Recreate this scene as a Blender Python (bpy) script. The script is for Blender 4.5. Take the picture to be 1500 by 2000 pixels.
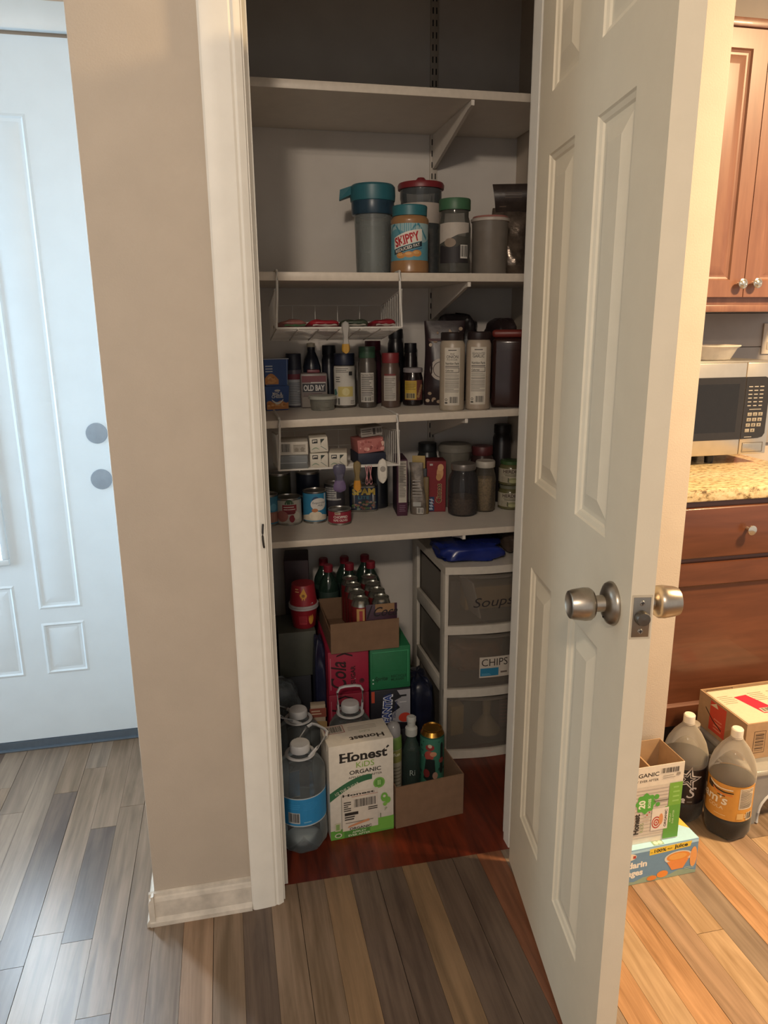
import bpy, bmesh, math, random
from mathutils import Vector, Matrix
random.seed(11)
for o in list(bpy.data.objects):
    bpy.data.objects.remove(o, do_unlink=True)
S = bpy.context.scene
COL = S.collection
R = math.radians

# ---------------------------------------------------------------- camera
cam = bpy.data.cameras.new('camera'); cam_o = bpy.data.objects.new('camera', cam); COL.objects.link(cam_o)
cam.sensor_fit = 'VERTICAL'; cam.sensor_height = 24.0; cam.lens = 1423.57 / 2000 * 24.0
cam.clip_start = 0.02; cam.clip_end = 50
pt, yw, rl = R(14.3566), R(12.108), R(-0.4508)
fw = Vector((math.sin(yw)*math.cos(pt), math.cos(yw)*math.cos(pt), -math.sin(pt)))
rt = Vector((math.cos(yw), -math.sin(yw), 0)); up = rt.cross(fw)
r2 = rt*math.cos(rl) + up*math.sin(rl); u2 = up*math.cos(rl) - rt*math.sin(rl)
m = Matrix.Identity(4)
for i in range(3):
    m[i][0], m[i][1], m[i][2] = r2[i], u2[i], -fw[i]
m[0][3], m[1][3], m[2][3] = 0, 0, 1.36
cam_o.matrix_world = m
S.camera = cam_o

# ---------------------------------------------------------------- view, world, large lights
S.view_settings.view_transform = 'Standard'
S.view_settings.look = 'None'
S.view_settings.gamma = 1
S.view_settings.use_curve_mapping = False
S.view_settings.exposure = 0.0
W = bpy.data.worlds.new('world'); S.world = W; W.use_nodes = True
bg = W.node_tree.nodes['Background']
bg.inputs[0].default_value = (1.0, 0.95, 0.90, 1); bg.inputs[1].default_value = 0.66

def area(name, loc, target, sx, sy, power, col):
    l = bpy.data.lights.new(name, 'AREA'); l.shape = 'RECTANGLE'; l.size = sx; l.size_y = sy
    l.energy = power; l.color = col; l.spread = R(100)
    o = bpy.data.objects.new(name, l); COL.objects.link(o); o.location = loc
    d = Vector(target) - Vector(loc)
    o.rotation_euler = d.to_track_quat('-Z', 'Y').to_euler()
    return o
# added cool fill left of the frame, aimed to brighten the entry door
area('entry_door_fill', (-1.75, 2.06, 1.25), (-0.6, 2.40, 1.1), 0.45, 1.5, 11, (0.60, 0.83, 1.0))

# ---------------------------------------------------------------- materials
def lin(h):
    h = h.lstrip('#'); out = []
    for i in (0, 2, 4):
        c = int(h[i:i+2], 16) / 255
        out.append(c/12.92 if c <= 0.04045 else ((c+0.055)/1.055)**2.4)
    return (*out, 1)
MATS = {}
def mat(hx, rough=0.5, metal=0.0, noise=0.05, ns=60.0, bump=0.0, bs=200.0, coat=0.0, spec=0.5):
    key = (hx, rough, metal, noise, ns, bump, bs, coat, spec)
    if key in MATS: return MATS[key]
    M = bpy.data.materials.new('surface_' + hx.lstrip('#')); M.use_nodes = True
    nt = M.node_tree; b = nt.nodes['Principled BSDF']
    b.inputs['Roughness'].default_value = rough; b.inputs['Metallic'].default_value = metal
    b.inputs['Specular IOR Level'].default_value = spec
    b.inputs['Coat Weight'].default_value = coat
    c = lin(hx)
    if noise > 0 or bump > 0:
        tc = nt.nodes.new('ShaderNodeTexCoord')
        n = nt.nodes.new('ShaderNodeTexNoise'); n.inputs['Scale'].default_value = ns; n.inputs['Detail'].default_value = 3
        nt.links.new(tc.outputs['Object'], n.inputs['Vector'])
        r = nt.nodes.new('ShaderNodeValToRGB')
        r.color_ramp.elements[0].position = 0.3; r.color_ramp.elements[1].position = 0.7
        r.color_ramp.elements[0].color = tuple(x*(1-noise) for x in c[:3]) + (1,)
        r.color_ramp.elements[1].color = tuple(min(1, x*(1+noise)) for x in c[:3]) + (1,)
        nt.links.new(n.outputs['Fac'], r.inputs[0]); nt.links.new(r.outputs[0], b.inputs['Base Color'])
        if bump > 0:
            n2 = nt.nodes.new('ShaderNodeTexNoise'); n2.inputs['Scale'].default_value = bs; n2.inputs['Detail'].default_value = 4
            nt.links.new(tc.outputs['Object'], n2.inputs['Vector'])
            bp = nt.nodes.new('ShaderNodeBump'); bp.inputs['Strength'].default_value = bump; bp.inputs['Distance'].default_value = 0.002
            nt.links.new(n2.outputs['Fac'], bp.inputs['Height']); nt.links.new(bp.outputs[0], b.inputs['Normal'])
    else:
        b.inputs['Base Color'].default_value = c
    MATS[key] = M
    return M
def ink(hx): return mat(hx, 0.6, 0, 0.03, 90)
def clear(hx, solid=0.25, rough=0.15, crinkle=0.0):
    key = ('clear', hx, solid, rough, crinkle)
    if key in MATS: return MATS[key]
    M = bpy.data.materials.new('clear_' + hx.lstrip('#')); M.use_nodes = True
    nt = M.node_tree; b = nt.nodes['Principled BSDF']; out = nt.nodes['Material Output']
    b.inputs['Base Color'].default_value = lin(hx); b.inputs['Roughness'].default_value = rough
    t = nt.nodes.new('ShaderNodeBsdfTransparent')
    c = lin(hx); t.inputs[0].default_value = tuple(0.75 + 0.25*x for x in c[:3]) + (1,)
    tc = nt.nodes.new('ShaderNodeTexCoord'); n = nt.nodes.new('ShaderNodeTexNoise'); n.inputs['Scale'].default_value = 30
    nt.links.new(tc.outputs['Object'], n.inputs['Vector'])
    mr = nt.nodes.new('ShaderNodeMapRange'); mr.inputs['To Min'].default_value = solid*0.8; mr.inputs['To Max'].default_value = min(1, solid*1.2)
    nt.links.new(n.outputs['Fac'], mr.inputs['Value'])
    fr = nt.nodes.new('ShaderNodeFresnel'); fr.inputs[0].default_value = 1.4
    ad = nt.nodes.new('ShaderNodeMath'); ad.operation = 'ADD'; ad.use_clamp = True
    nt.links.new(fr.outputs[0], ad.inputs[0]); nt.links.new(mr.outputs[0], ad.inputs[1])
    mx = nt.nodes.new('ShaderNodeMixShader')
    nt.links.new(ad.outputs[0], mx.inputs[0]); nt.links.new(t.outputs[0], mx.inputs[1]); nt.links.new(b.outputs[0], mx.inputs[2])
    nt.links.new(mx.outputs[0], out.inputs[0])
    if crinkle > 0:
        n2 = nt.nodes.new('ShaderNodeTexNoise'); n2.inputs['Scale'].default_value = 45; n2.inputs['Detail'].default_value = 5
        nt.links.new(tc.outputs['Object'], n2.inputs['Vector'])
        bp = nt.nodes.new('ShaderNodeBump'); bp.inputs['Strength'].default_value = crinkle; bp.inputs['Distance'].default_value = 0.01
        nt.links.new(n2.outputs['Fac'], bp.inputs['Height']); nt.links.new(bp.outputs[0], b.inputs['Normal']); nt.links.new(bp.outputs[0], fr.inputs['Normal'])
    MATS[key] = M
    return M
def wood(name, dark, light, rough=0.35, axis=1, bump=0.15, sx=55.0, sl=2.2, rnd=True, coat=0.0):
    """stretched-noise grain along one world axis, shifted by each object's own random value"""
    M = bpy.data.materials.new(name); M.use_nodes = True
    nt = M.node_tree; b = nt.nodes['Principled BSDF']; L = nt.links.new
    geo = nt.nodes.new('ShaderNodeNewGeometry'); oi = nt.nodes.new('ShaderNodeObjectInfo')
    mul = nt.nodes.new('ShaderNodeVectorMath'); mul.operation = 'SCALE'; mul.inputs['Scale'].default_value = 13.0
    cb = nt.nodes.new('ShaderNodeCombineXYZ')
    for k in range(3): L(oi.outputs['Random'], cb.inputs[k])
    L(cb.outputs[0], mul.inputs[0])
    ad = nt.nodes.new('ShaderNodeVectorMath'); ad.operation = 'ADD'
    L(geo.outputs['Position'], ad.inputs[0]); L(mul.outputs[0], ad.inputs[1])
    mp = nt.nodes.new('ShaderNodeMapping')
    sc = [sx, sx, sx]; sc[axis] = sl
    mp.inputs['Scale'].default_value = sc
    L(ad.outputs[0], mp.inputs['Vector'])
    n = nt.nodes.new('ShaderNodeTexNoise'); n.inputs['Scale'].default_value = 1; n.inputs['Detail'].default_value = 6; n.inputs['Roughness'].default_value = 0.65
    n.inputs['Distortion'].default_value = 0.6
    L(mp.outputs[0], n.inputs['Vector'])
    mp2 = nt.nodes.new('ShaderNodeMapping'); sc2 = [14, 14, 14]; sc2[axis] = 2.5; mp2.inputs['Scale'].default_value = sc2
    L(ad.outputs[0], mp2.inputs['Vector'])
    n2 = nt.nodes.new('ShaderNodeTexNoise'); n2.inputs['Scale'].default_value = 1; n2.inputs['Detail'].default_value = 3; n2.inputs['Distortion'].default_value = 1.5
    L(mp2.outputs[0], n2.inputs['Vector'])
    mixf = nt.nodes.new('ShaderNodeMath'); mixf.operation = 'MULTIPLY_ADD'; mixf.inputs[1].default_value = 0.6
    L(n.outputs['Fac'], mixf.inputs[0])
    m2 = nt.nodes.new('ShaderNodeMath'); m2.operation = 'MULTIPLY'; m2.inputs[1].default_value = 0.4
    L(n2.outputs['Fac'], m2.inputs[0]); L(m2.outputs[0], mixf.inputs[2])
    r = nt.nodes.new('ShaderNodeValToRGB'); r.color_ramp.elements[0].position = 0.37; r.color_ramp.elements[1].position = 0.62
    r.color_ramp.elements[0].color = lin(dark); r.color_ramp.elements[1].color = lin(light)
    L(mixf.outputs[0], r.inputs[0]); L(r.outputs[0], b.inputs['Base Color'])
    b.inputs['Roughness'].default_value = rough; b.inputs['Coat Weight'].default_value = coat
    bp = nt.nodes.new('ShaderNodeBump'); bp.inputs['Strength'].default_value = bump; bp.inputs['Distance'].default_value = 0.0015
    L(n.outputs['Fac'], bp.inputs['Height']); L(bp.outputs[0], b.inputs['Normal'])
    return M

WHITE_PAINT = mat('#E6E2D8', 0.45, 0, 0.03, 20, 0.05, 120)
DOOR_PAINT = mat('#DED2BA', 0.42, 0, 0.02, 20, 0.08, 260)
ENTRY_PAINT = mat('#D2DEE6', 0.4, 0, 0.02, 12)
WALL_PAINT = mat('#BEB1A1', 0.8, 0, 0.03, 12, 0.25, 260)
CLOSET_PAINT = mat('#D0CAC3', 0.85, 0, 0.08, 5, 0.1, 200)
SHELF_W = mat('#DAD3C9', 0.5, 0, 0.03, 20)
WIRE = mat('#D9D6D0', 0.4, 0, 0.02)
CARD = mat('#A58563', 0.85, 0, 0.08, 35, 0.1, 300)
CARD_SHADED = mat('#775C46', 0.85, 0, 0.08, 35, 0.1, 300)  # same cardboard, darkened in colour for the shade on the pantry trays
STEEL = mat('#B9B3A8', 0.28, 1.0, 0.05, 80)
NICKEL = mat('#A79E92', 0.33, 1.0, 0.06, 120)
TIN = mat('#B8B6B2', 0.3, 1.0, 0.04, 80)
BLACK = mat('#17161A', 0.4, 0, 0.1)

# ---------------------------------------------------------------- mesh helpers
class MB:
    def __init__(s): s.v = []; s.f = []; s.m = []
    def add(s, vs, fs, mi=0, mx=None):
        o = len(s.v)
        s.v += [tuple((mx @ Vector(p)) if mx else p) for p in vs]
        s.f += [tuple(i+o for i in f) for f in fs]; s.m += [mi]*len(fs)
        return s
    def box(s, x0, x1, y0, y1, z0, z1, bev=0.0, mi=0, mx=None, seg=2):
        if bev <= 0:
            vs = [(x0,y0,z0),(x1,y0,z0),(x1,y1,z0),(x0,y1,z0),(x0,y0,z1),(x1,y0,z1),(x1,y1,z1),(x0,y1,z1)]
            fs = [(3,2,1,0),(4,5,6,7),(0,1,5,4),(1,2,6,5),(2,3,7,6),(3,0,4,7)]
            return s.add(vs, fs, mi, mx)
        bm = bmesh.new(); bmesh.ops.create_cube(bm, size=1)
        for v in bm.verts:
            v.co = Vector(((x0+x1)/2 + v.co.x*(x1-x0), (y0+y1)/2 + v.co.y*(y1-y0), (z0+z1)/2 + v.co.z*(z1-z0)))
        bmesh.ops.bevel(bm, geom=list(bm.edges), offset=min(bev, 0.48*min(x1-x0, y1-y0, z1-z0)), segments=seg, profile=0.5, affect='EDGES')
        bm.verts.index_update()
        vs = [tuple(v.co) for v in bm.verts]; fs = [tuple(v.index for v in f.verts) for f in bm.faces]
        bm.free()
        return s.add(vs, fs, mi, mx)
    def lathe(s, prof, n=32, mi=0, mx=None, cx=0, cy=0, sy=1.0, lobes=0, lobe_amp=0.0, lobe_z=None, cap=True):
        vs = []; fs = []
        for (r, z) in prof:
            for k in range(n):
                a = 2*math.pi*k/n; rr = r
                if lobes and (lobe_z is None or z < lobe_z): rr = r*(1 + lobe_amp*math.cos(lobes*a))
                vs.append((cx + rr*math.cos(a), cy + rr*math.sin(a)*sy, z))
        for i in range(len(prof)-1):
            for k in range(n):
                k2 = (k+1) % n
                fs.append((i*n+k, i*n+k2, (i+1)*n+k2, (i+1)*n+k))
        ring = not cap or (prof[0][0] > 1e-6 and prof[-1][0] > 1e-6)   # sleeves and rings stay open
        if prof[0][0] > 1e-6 and not ring: fs.append(tuple(range(n-1, -1, -1)))
        if prof[-1][0] > 1e-6 and not ring: fs.append(tuple((len(prof)-1)*n + k for k in range(n)))
        return s.add(vs, fs, mi, mx)
    def tube(s, pts, r, n=8, mi=0, closed=False, mx=None, flat=1.0):
        P = [Vector(p) for p in pts]; N = len(P); vs = []; fs = []
        ref = Vector((0, 0, 1))
        for i in range(N):
            if closed: d = P[(i+1) % N] - P[i-1]
            else: d = P[min(i+1, N-1)] - P[max(i-1, 0)]
            d.normalize()
            a = d.cross(ref)
            if a.length < 1e-3: a = d.cross(Vector((0, 1, 0)))
            a.normalize(); b = a.cross(d)
            for k in range(n):
                t = 2*math.pi*k/n
                vs.append(tuple(P[i] + a*(r*math.cos(t)) + b*(r*flat*math.sin(t))))
        for i in range(N if closed else N-1):
            j = (i+1) % N
            for k in range(n):
                k2 = (k+1) % n
                fs.append((i*n+k, i*n+k2, j*n+k2, j*n+k))
        if not closed:
            fs.append(tuple(range(n-1, -1, -1))); fs.append(tuple((N-1)*n+k for k in range(n)))
        return s.add(vs, fs, mi, mx)
    def prism(s, poly, axis, a0, a1, mi=0, mx=None):
        """poly in the two other axes (in xyz order), extruded along axis"""
        n = len(poly); vs = []
        for a in (a0, a1):
            for (p, q) in poly:
                vs.append({'x': (a, p, q), 'y': (p, a, q), 'z': (p, q, a)}[axis])
        fs = [tuple(range(n-1, -1, -1)), tuple(range(n, 2*n))] + [(i, (i+1) % n, n+(i+1) % n, n+i) for i in range(n)]
        return s.add(vs, fs, mi, mx)
    def rings(s, rects, cap=True, mi=0, mx=None):
        """rects: list of 4-point loops joined in order; last one capped"""
        vs = [p for r in rects for p in r]; fs = []
        k = len(rects[0])
        for i in range(len(rects)-1):
            for j in range(k):
                fs.append((i*k+j, i*k+(j+1) % k, (i+1)*k+(j+1) % k, (i+1)*k+j))
        if cap: fs.append(tuple((len(rects)-1)*k+j for j in range(k)))
        return s.add(vs, fs, mi, mx)
    def build(s, name, mats, parent=None, ang=35, smooth=True, recalc=True):
        me = bpy.data.meshes.new(name); me.from_pydata(s.v, [], s.f)
        if not isinstance(mats, (list, tuple)): mats = [mats]
        for q in mats: me.materials.append(q)
        if len(mats) > 1: me.polygons.foreach_set('material_index', s.m)
        if recalc:
            bm = bmesh.new(); bm.from_mesh(me); bmesh.ops.recalc_face_normals(bm, faces=bm.faces); bm.to_mesh(me); bm.free()
        if smooth:
            me.polygons.foreach_set('use_smooth', [True]*len(me.polygons)); me.set_sharp_from_angle(angle=R(ang))
        me.update()
        o = bpy.data.objects.new(name, me); COL.objects.link(o)
        if parent: o.parent = parent
        return o

def tag(o, label=None, cat=None, group=None, kind=None):
    if label: o['label'] = label
    if cat: o['category'] = cat
    if group: o['group'] = group
    if kind: o['kind'] = kind
    return o
def thing(name, label, cat, loc=(0, 0, 0), rz=0.0, group=None):
    o = bpy.data.objects.new(name, None); COL.objects.link(o)
    o.location = loc; o.rotation_euler = (0, 0, rz); o.empty_display_size = 0.02
    return tag(o, label, cat, group)
def struct(name, mb, mt, parent=None, **k):
    o = mb.build(name, mt, parent, **k)
    if not parent: o['kind'] = 'structure'
    return o

# ---------------------------------------------------------------- printing (flat print laid on real surfaces)
TXT = {}
def text_mesh(t, bold=0.0):
    if (t, bold) in TXT: return TXT[(t, bold)]
    cu = bpy.data.curves.new('lettering_curve', 'FONT'); cu.body = t; cu.size = 1.0; cu.offset = bold; cu.resolution_u = 3
    o = bpy.data.objects.new('lettering_curve', cu); COL.objects.link(o)
    me = bpy.data.meshes.new_from_object(o)
    vs = [(v.co.x, v.co.y) for v in me.vertices]; fs = [tuple(p.vertices) for p in me.polygons]
    bpy.data.objects.remove(o); bpy.data.curves.remove(cu); bpy.data.meshes.remove(me)
    TXT[(t, bold)] = (vs, fs)
    return vs, fs
CAP = max(v[1] for v in text_mesh('H')[0])
class Print:
    def __init__(s): s.v = []; s.f = []; s.m = []; s.cols = []; s.layer = 0; s.step = 0.006
    def _c(s, c):
        if c not in s.cols: s.cols.append(c)
        s.layer += 1
        return s.cols.index(c)
    def _add(s, vs, fs, c):
        mi = s._c(c); o = len(s.v)
        s.v += [(u, v, s.layer) for u, v in vs]; s.f += [tuple(i+o for i in f) for f in fs]; s.m += [mi]*len(fs)
        return s
    def rect(s, u0, v0, u1, v1, c):
        n = max(1, int(math.ceil(abs(u1-u0)/s.step)))
        vs = []; fs = []
        for i in range(n+1):
            u = u0 + (u1-u0)*i/n; vs += [(u, v0), (u, v1)]
        for i in range(n): fs.append((2*i, 2*i+2, 2*i+3, 2*i+1))
        return s._add(vs, fs, c)
    def disc(s, u, v, ru, c, rv=None, n=24, a0=0, a1=2*math.pi):
        rv = rv or ru
        vs = [(u, v)] + [(u + ru*math.cos(a0+(a1-a0)*k/n), v + rv*math.sin(a0+(a1-a0)*k/n)) for k in range(n+1)]
        return s._add(vs, [(0, k+1, k+2) for k in range(n)], c)
    def poly(s, pts, c):
        return s._add(pts, [tuple(range(len(pts)))], c)
    def band(s, lo, hi, c):
        """strip between two polylines with the same number of points"""
        n = len(lo); vs = list(lo) + list(hi)
        return s._add(vs, [(i, i+1, n+i+1, n+i) for i in range(n-1)], c)
    def text(s, t, u, v, h, c, align='c', w=None, bold=0.0, rot=0.0, shear=0.0, arc=0.0):
        vs, fs = text_mesh(t, bold)
        if not vs: return s
        k = h/CAP; x0 = min(p[0] for p in vs); x1 = max(p[0] for p in vs)
        kx = (w/(x1-x0)) if w else k
        off = {'c': (x0+x1)/2, 'l': x0, 'r': x1}[align]
        ca, sa = math.cos(rot), math.sin(rot); out = []
        for (x, y) in vs:
            a = (x-off)*kx + shear*y*k; b = y*k
            b += arc*a*a
            out.append((u + a*ca - b*sa, v + a*sa + b*ca))
        return s._add(out, fs, c)
    def lines(s, u0, v0, u1, v1, n, c, fill=0.4, seed=1):
        rr = random.Random(seed); dv = (v1-v0)/n
        for i in range(n):
            e = u0 + (u1-u0)*(1 if rr.random() < 0.55 else rr.uniform(0.6, 0.95))
            s.rect(u0, v0+dv*(i+0.3), e, v0+dv*(i+0.3+fill), c)
        return s
    def barcode(s, u0, v0, u1, v1, n=14, bgc='#D8D4CC', c='#2A2724', seed=3):
        rr = random.Random(seed); s.rect(u0, v0, u1, v1, bgc)
        w = (u1-u0)*0.9; x = u0 + (u1-u0)*0.05
        for i in range(n):
            ww = w/n*rr.choice((0.35, 0.5, 0.7)); s.rect(x, v0+(v1-v0)*0.12, x+ww, v1-(v1-v0)*0.06, c); x += w/n
        return s
    def facts(s, u0, v0, u1, v1, title='Nutrition Facts', seed=1, c='#2B2825', paper='#CFC8BC'):
        s.rect(u0, v0, u1, v1, paper)
        w = u1-u0; h = v1-v0
        s.text(title, (u0+u1)/2, v1-h*0.1, h*0.06, c, w=w*0.88, bold=0.01)
        s.rect(u0+w*.06, v1-h*.16, u1-w*.06, v1-h*.135, c)
        s.lines(u0+w*.06, v0+h*.3, u1-w*.06, v1-h*.18, 8, c, 0.35, seed)
        s.rect(u0+w*.06, v0+h*.27, u1-w*.06, v0+h*.29, c)
        s.lines(u0+w*.06, v0+h*.06, u1-w*.06, v0+h*.25, 4, c, 0.35, seed+1)
        return s
    def build(s, parent, mp, name='label_print', eps=0.00022, step=0.00004, cut=None):
        cut = cut or getattr(mp, 'cut', None)
        me = bpy.data.meshes.new(name)
        if cut:   # slice into narrow strips so the print follows the curved surface
            bm = bmesh.new(); vv = [bm.verts.new(p) for p in s.v]
            for f, mi in zip(s.f, s.m):
                try:
                    q = bm.faces.new([vv[i] for i in f]); q.material_index = mi
                except ValueError: pass
            u0 = min(p[0] for p in s.v); u1 = max(p[0] for p in s.v)
            for k in range(int(math.floor(u0/cut)), int(math.ceil(u1/cut))+1):
                bmesh.ops.bisect_plane(bm, geom=list(bm.verts)+list(bm.edges)+list(bm.faces), plane_co=(k*cut, 0, 0), plane_no=(1, 0, 0), dist=1e-7)
            for v in bm.verts: v.co = mp(v.co.x, v.co.y, eps+step*v.co.z)
            bm.to_mesh(me); bm.free()
            for c in s.cols: me.materials.append(ink(c))
            me.update(); o = bpy.data.objects.new(name, me); COL.objects.link(o); o.parent = parent
            return o
        me.from_pydata([mp(u, v, eps+step*l) for (u, v, l) in s.v], [], s.f)
        for c in s.cols: me.materials.append(ink(c))
        me.polygons.foreach_set('material_index', s.m); me.update()
        o = bpy.data.objects.new(name, me); COL.objects.link(o); o.parent = parent
        return o
def on_front(yf): return lambda u, v, e: (u, yf-e, v)
def on_top(zt): return lambda u, v, e: (u, v, zt+e)
def on_left(xl): return lambda u, v, e: (xl-e, -u, v)
def on_right(xr): return lambda u, v, e: (xr+e, u, v)
def on_cyl(r, yc=0.0):
    g = lambda u, v, e: ((r+e)*math.sin(u/r), yc-(r+e)*math.cos(u/r), v)
    g.cut = max(0.003, r*0.11)
    return g

def copy_tree(o, parent=None):
    c = o.copy(); COL.objects.link(c); c.parent = parent
    for ch in [x for x in bpy.data.objects if x.parent == o]:
        copy_tree(ch, c)
    return c

# ================================================================ STRUCTURE
TONES = {
    'dark': wood('plank_dark', '#4A3C34', '#6A594C'), 'mid': wood('plank_mid', '#64523F', '#8A7460'),
    'grey': wood('plank_grey', '#6A5A4C', '#8E7C6A'), 'tan': wood('plank_tan', '#7C644E', '#A0836A'),
    'gold': wood('plank_gold', '#8A6F50', '#B29676'), 'red': wood('plank_red', '#5E3A28', '#8A5A40'),
    'amber': wood('plank_amber', '#6B5640', '#8C7155'), 'rust': wood('plank_rust', '#84603F', '#B58C66'),
}
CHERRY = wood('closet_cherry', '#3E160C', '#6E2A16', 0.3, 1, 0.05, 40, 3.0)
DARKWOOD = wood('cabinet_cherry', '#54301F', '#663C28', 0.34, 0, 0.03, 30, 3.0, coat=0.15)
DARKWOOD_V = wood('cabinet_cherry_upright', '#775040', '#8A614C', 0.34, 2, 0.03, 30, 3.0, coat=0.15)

floor = struct('floor', MB().box(-3.2, 3.4, -2.2, 2.6, -0.06, -0.0085), TONES['mid'])
row_tone = {-1: 'mid', 0: 'mid', 1: 'grey', 2: 'tan', 3: 'mid', 4: 'dark', 5: 'mid', 6: 'mid', 7: 'amber', 8: 'dark', 9: 'dark', 10: 'amber', 11: 'dark', 12: 'dark', 13: 'red', 14: 'grey',
            15: 'rust', 16: 'gold', 17: 'rust', 18: 'tan', 19: 'gold', 20: 'grey', 21: 'rust', 22: 'gold', 23: 'tan'}
unit = {}
for t in TONES:
    b = MB().box(0, 1, 0, 1, -1, 0); me = bpy.data.meshes.new('plank'); me.from_pydata(b.v, [], b.f); me.materials.append(TONES[t]); unit[t] = me
rg = random.Random(5)
PW = 0.0679
for k in range(-12, 28):
    x0 = -0.305 + PW*k; xm = x0 + PW/2
    yend = 2.362 if xm < -0.235 else (1.561 if xm < 1.075 else 1.93)
    y = 0.15 - rg.uniform(0, 0.5); first = True
    while y < yend - 0.01:
        Ln = rg.uniform(0.38, 0.95)
        y1 = min(y + Ln, yend)
        if yend - y1 < 0.12: y1 = yend
        if xm > -0.24 and xm < 1.0 and y < 1.1 and y1 > 1.0 and y1 < 1.5: y1 = yend
        if k in row_tone and (y1 > 1.35 if k < 15 else y < 1.45): t = row_tone[k]
        elif k < 0: t = rg.choice(['dark', 'mid', 'grey', 'grey', 'mid', 'dark', 'tan'])
        elif k >= 15: t = rg.choice(['rust', 'gold', 'tan', 'mid', 'rust', 'tan', 'grey'])
        else: t = rg.choice(list(TONES))
        g = 0.0011 if k % 3 == 0 else 0.00035
        o = bpy.data.objects.new('plank', unit[t]); COL.objects.link(o)
        o.location = (x0 + g, y + 0.0006, 0); o.scale = (PW - g - 0.0003, y1 - y - 0.0012, 0.0085)
        o.parent = floor
        y = y1
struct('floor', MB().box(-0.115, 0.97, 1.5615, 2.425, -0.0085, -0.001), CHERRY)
struct('ceiling', MB().box(-3.2, 3.4, -2.2, 2.6, 2.60, 2.66), mat('#D9D2C6', 0.9, 0, 0.03))

# pantry walls (front faces Y = 1.515)
wf = MB(); wf.box(-0.232, 0.05, 1.515, 1.63, 0, 2.60, 0.003)
struct('wall_front', wf, WALL_PAINT)
struct('wall_front', MB().box(0.70, 1.073, 1.515, 1.63, 0, 2.60, 0.003), WALL_PAINT)
struct('wall_front', MB().box(0.05, 0.70, 1.515, 1.63, 2.075, 2.60), WALL_PAINT)
struct('wall_left', MB().box(-0.232, -0.115, 1.6305, 2.54, 0, 2.60), CLOSET_PAINT)
struct('wall_right', MB().box(0.97, 1.073, 1.6305, 2.56, 0, 2.60), WALL_PAINT)
struct('wall_back', MB().box(-0.1145, 0.9695, 2.425, 2.54, 0, 2.60), CLOSET_PAINT)
struct('wall_kitchen', MB().box(1.0735, 3.4, 2.50, 2.6, 0, 2.60), WALL_PAINT)
struct('wall_entry', MB().box(-0.31, -0.2325, 2.36, 2.5, 0, 2.60), WALL_PAINT)
struct('wall_entry', MB().box(-2.4, -1.26, 2.36, 2.5, 0, 2.60), WALL_PAINT)
struct('wall_entry', MB().box(-1.26, -0.31, 2.36, 2.5, 2.14, 2.60), WALL_PAINT)

# door casing: moulded profile (x, y) extruded upward
def casing(name, xo, xi, z1):
    s = 1 if xi > xo else -1; w = abs(xi-xo)
    prof = [(0, 1.5149), (0, 1.500), (0.004, 1.4965), (0.009, 1.4955), (0.030, 1.4965), (0.054, 1.4985), (0.0585, 1.5015), (0.063, 1.4995), (0.067, 1.5010), (0.071, 1.5035), (w, 1.5055), (w, 1.5149)]
    poly = [(xo + s*a, b) for a, b in prof]
    return struct(name, MB().prism(poly, 'z', 0.0, z1), WHITE_PAINT, ang=20)
casing('trim_1', -0.0095, 0.066, 2.07)
casing('trim_2', 0.772, 0.697, 2.07)
struct('trim_3', MB().box(-0.0095, 0.772, 1.497, 1.5149, 2.0705, 2.145, 0.004), WHITE_PAINT)
struct('trim_4', MB().box(0.0505, 0.070, 1.5155, 1.632, 0, 2.07).box(0.070, 0.081, 1.565, 1.6, 0, 2.06), WHITE_PAINT)
struct('trim_5', MB().box(0.680, 0.6995, 1.5155, 1.632, 0, 2.07).box(0.669, 0.680, 1.565, 1.6, 0, 2.06), WHITE_PAINT)
struct('trim_6', MB().box(0.0705, 0.6795, 1.5155, 1.632, 2.0605, 2.0745), WHITE_PAINT)
# baseboards with shoe moulding; the left one wraps round the wall corner
CHIPPED = mat('#CBC2B5', 0.6, 0, 0.22, 22, 0.3, 60)
def base_prof(f):
    return [(f, 0.0), (f-0.020, 0.0), (f-0.0195, 0.010), (f-0.0145, 0.018), (f-0.013, 0.020), (f-0.013, 0.062), (f-0.010, 0.070), (f-0.007, 0.073), (f-0.006, 0.080), (f, 0.082)]
struct('baseboard_left', MB().prism(base_prof(1.5147), 'x', -0.2445, -0.0098).prism([(-0.2325-(1.5147-a), z) for a, z in base_prof(1.5147)], 'y', 1.497, 2.355), CHIPPED, ang=20)
struct('baseboard_right', MB().prism(base_prof(1.5147), 'x', 0.7725, 1.086), CHIPPED, ang=20)

# latch strike wrapped over the casing edge
pl = thing('strike_plate', 'dark metal strike plate lip on the left door casing edge', 'strike plate', (0.0625, 1.4995, 0.932))
mbp = MB(); ps = []
for i in range(9):
    t = -1 + 2*i/8; ps.append((-0.0035 + 0.002*t*t, -0.0042 + 0.0022*t*t, 0.026*t))
mbp.tube(ps, 0.0021, 8)
mbp.build('lip', mat('#4A4745', 0.35, 0.9), pl)

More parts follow.
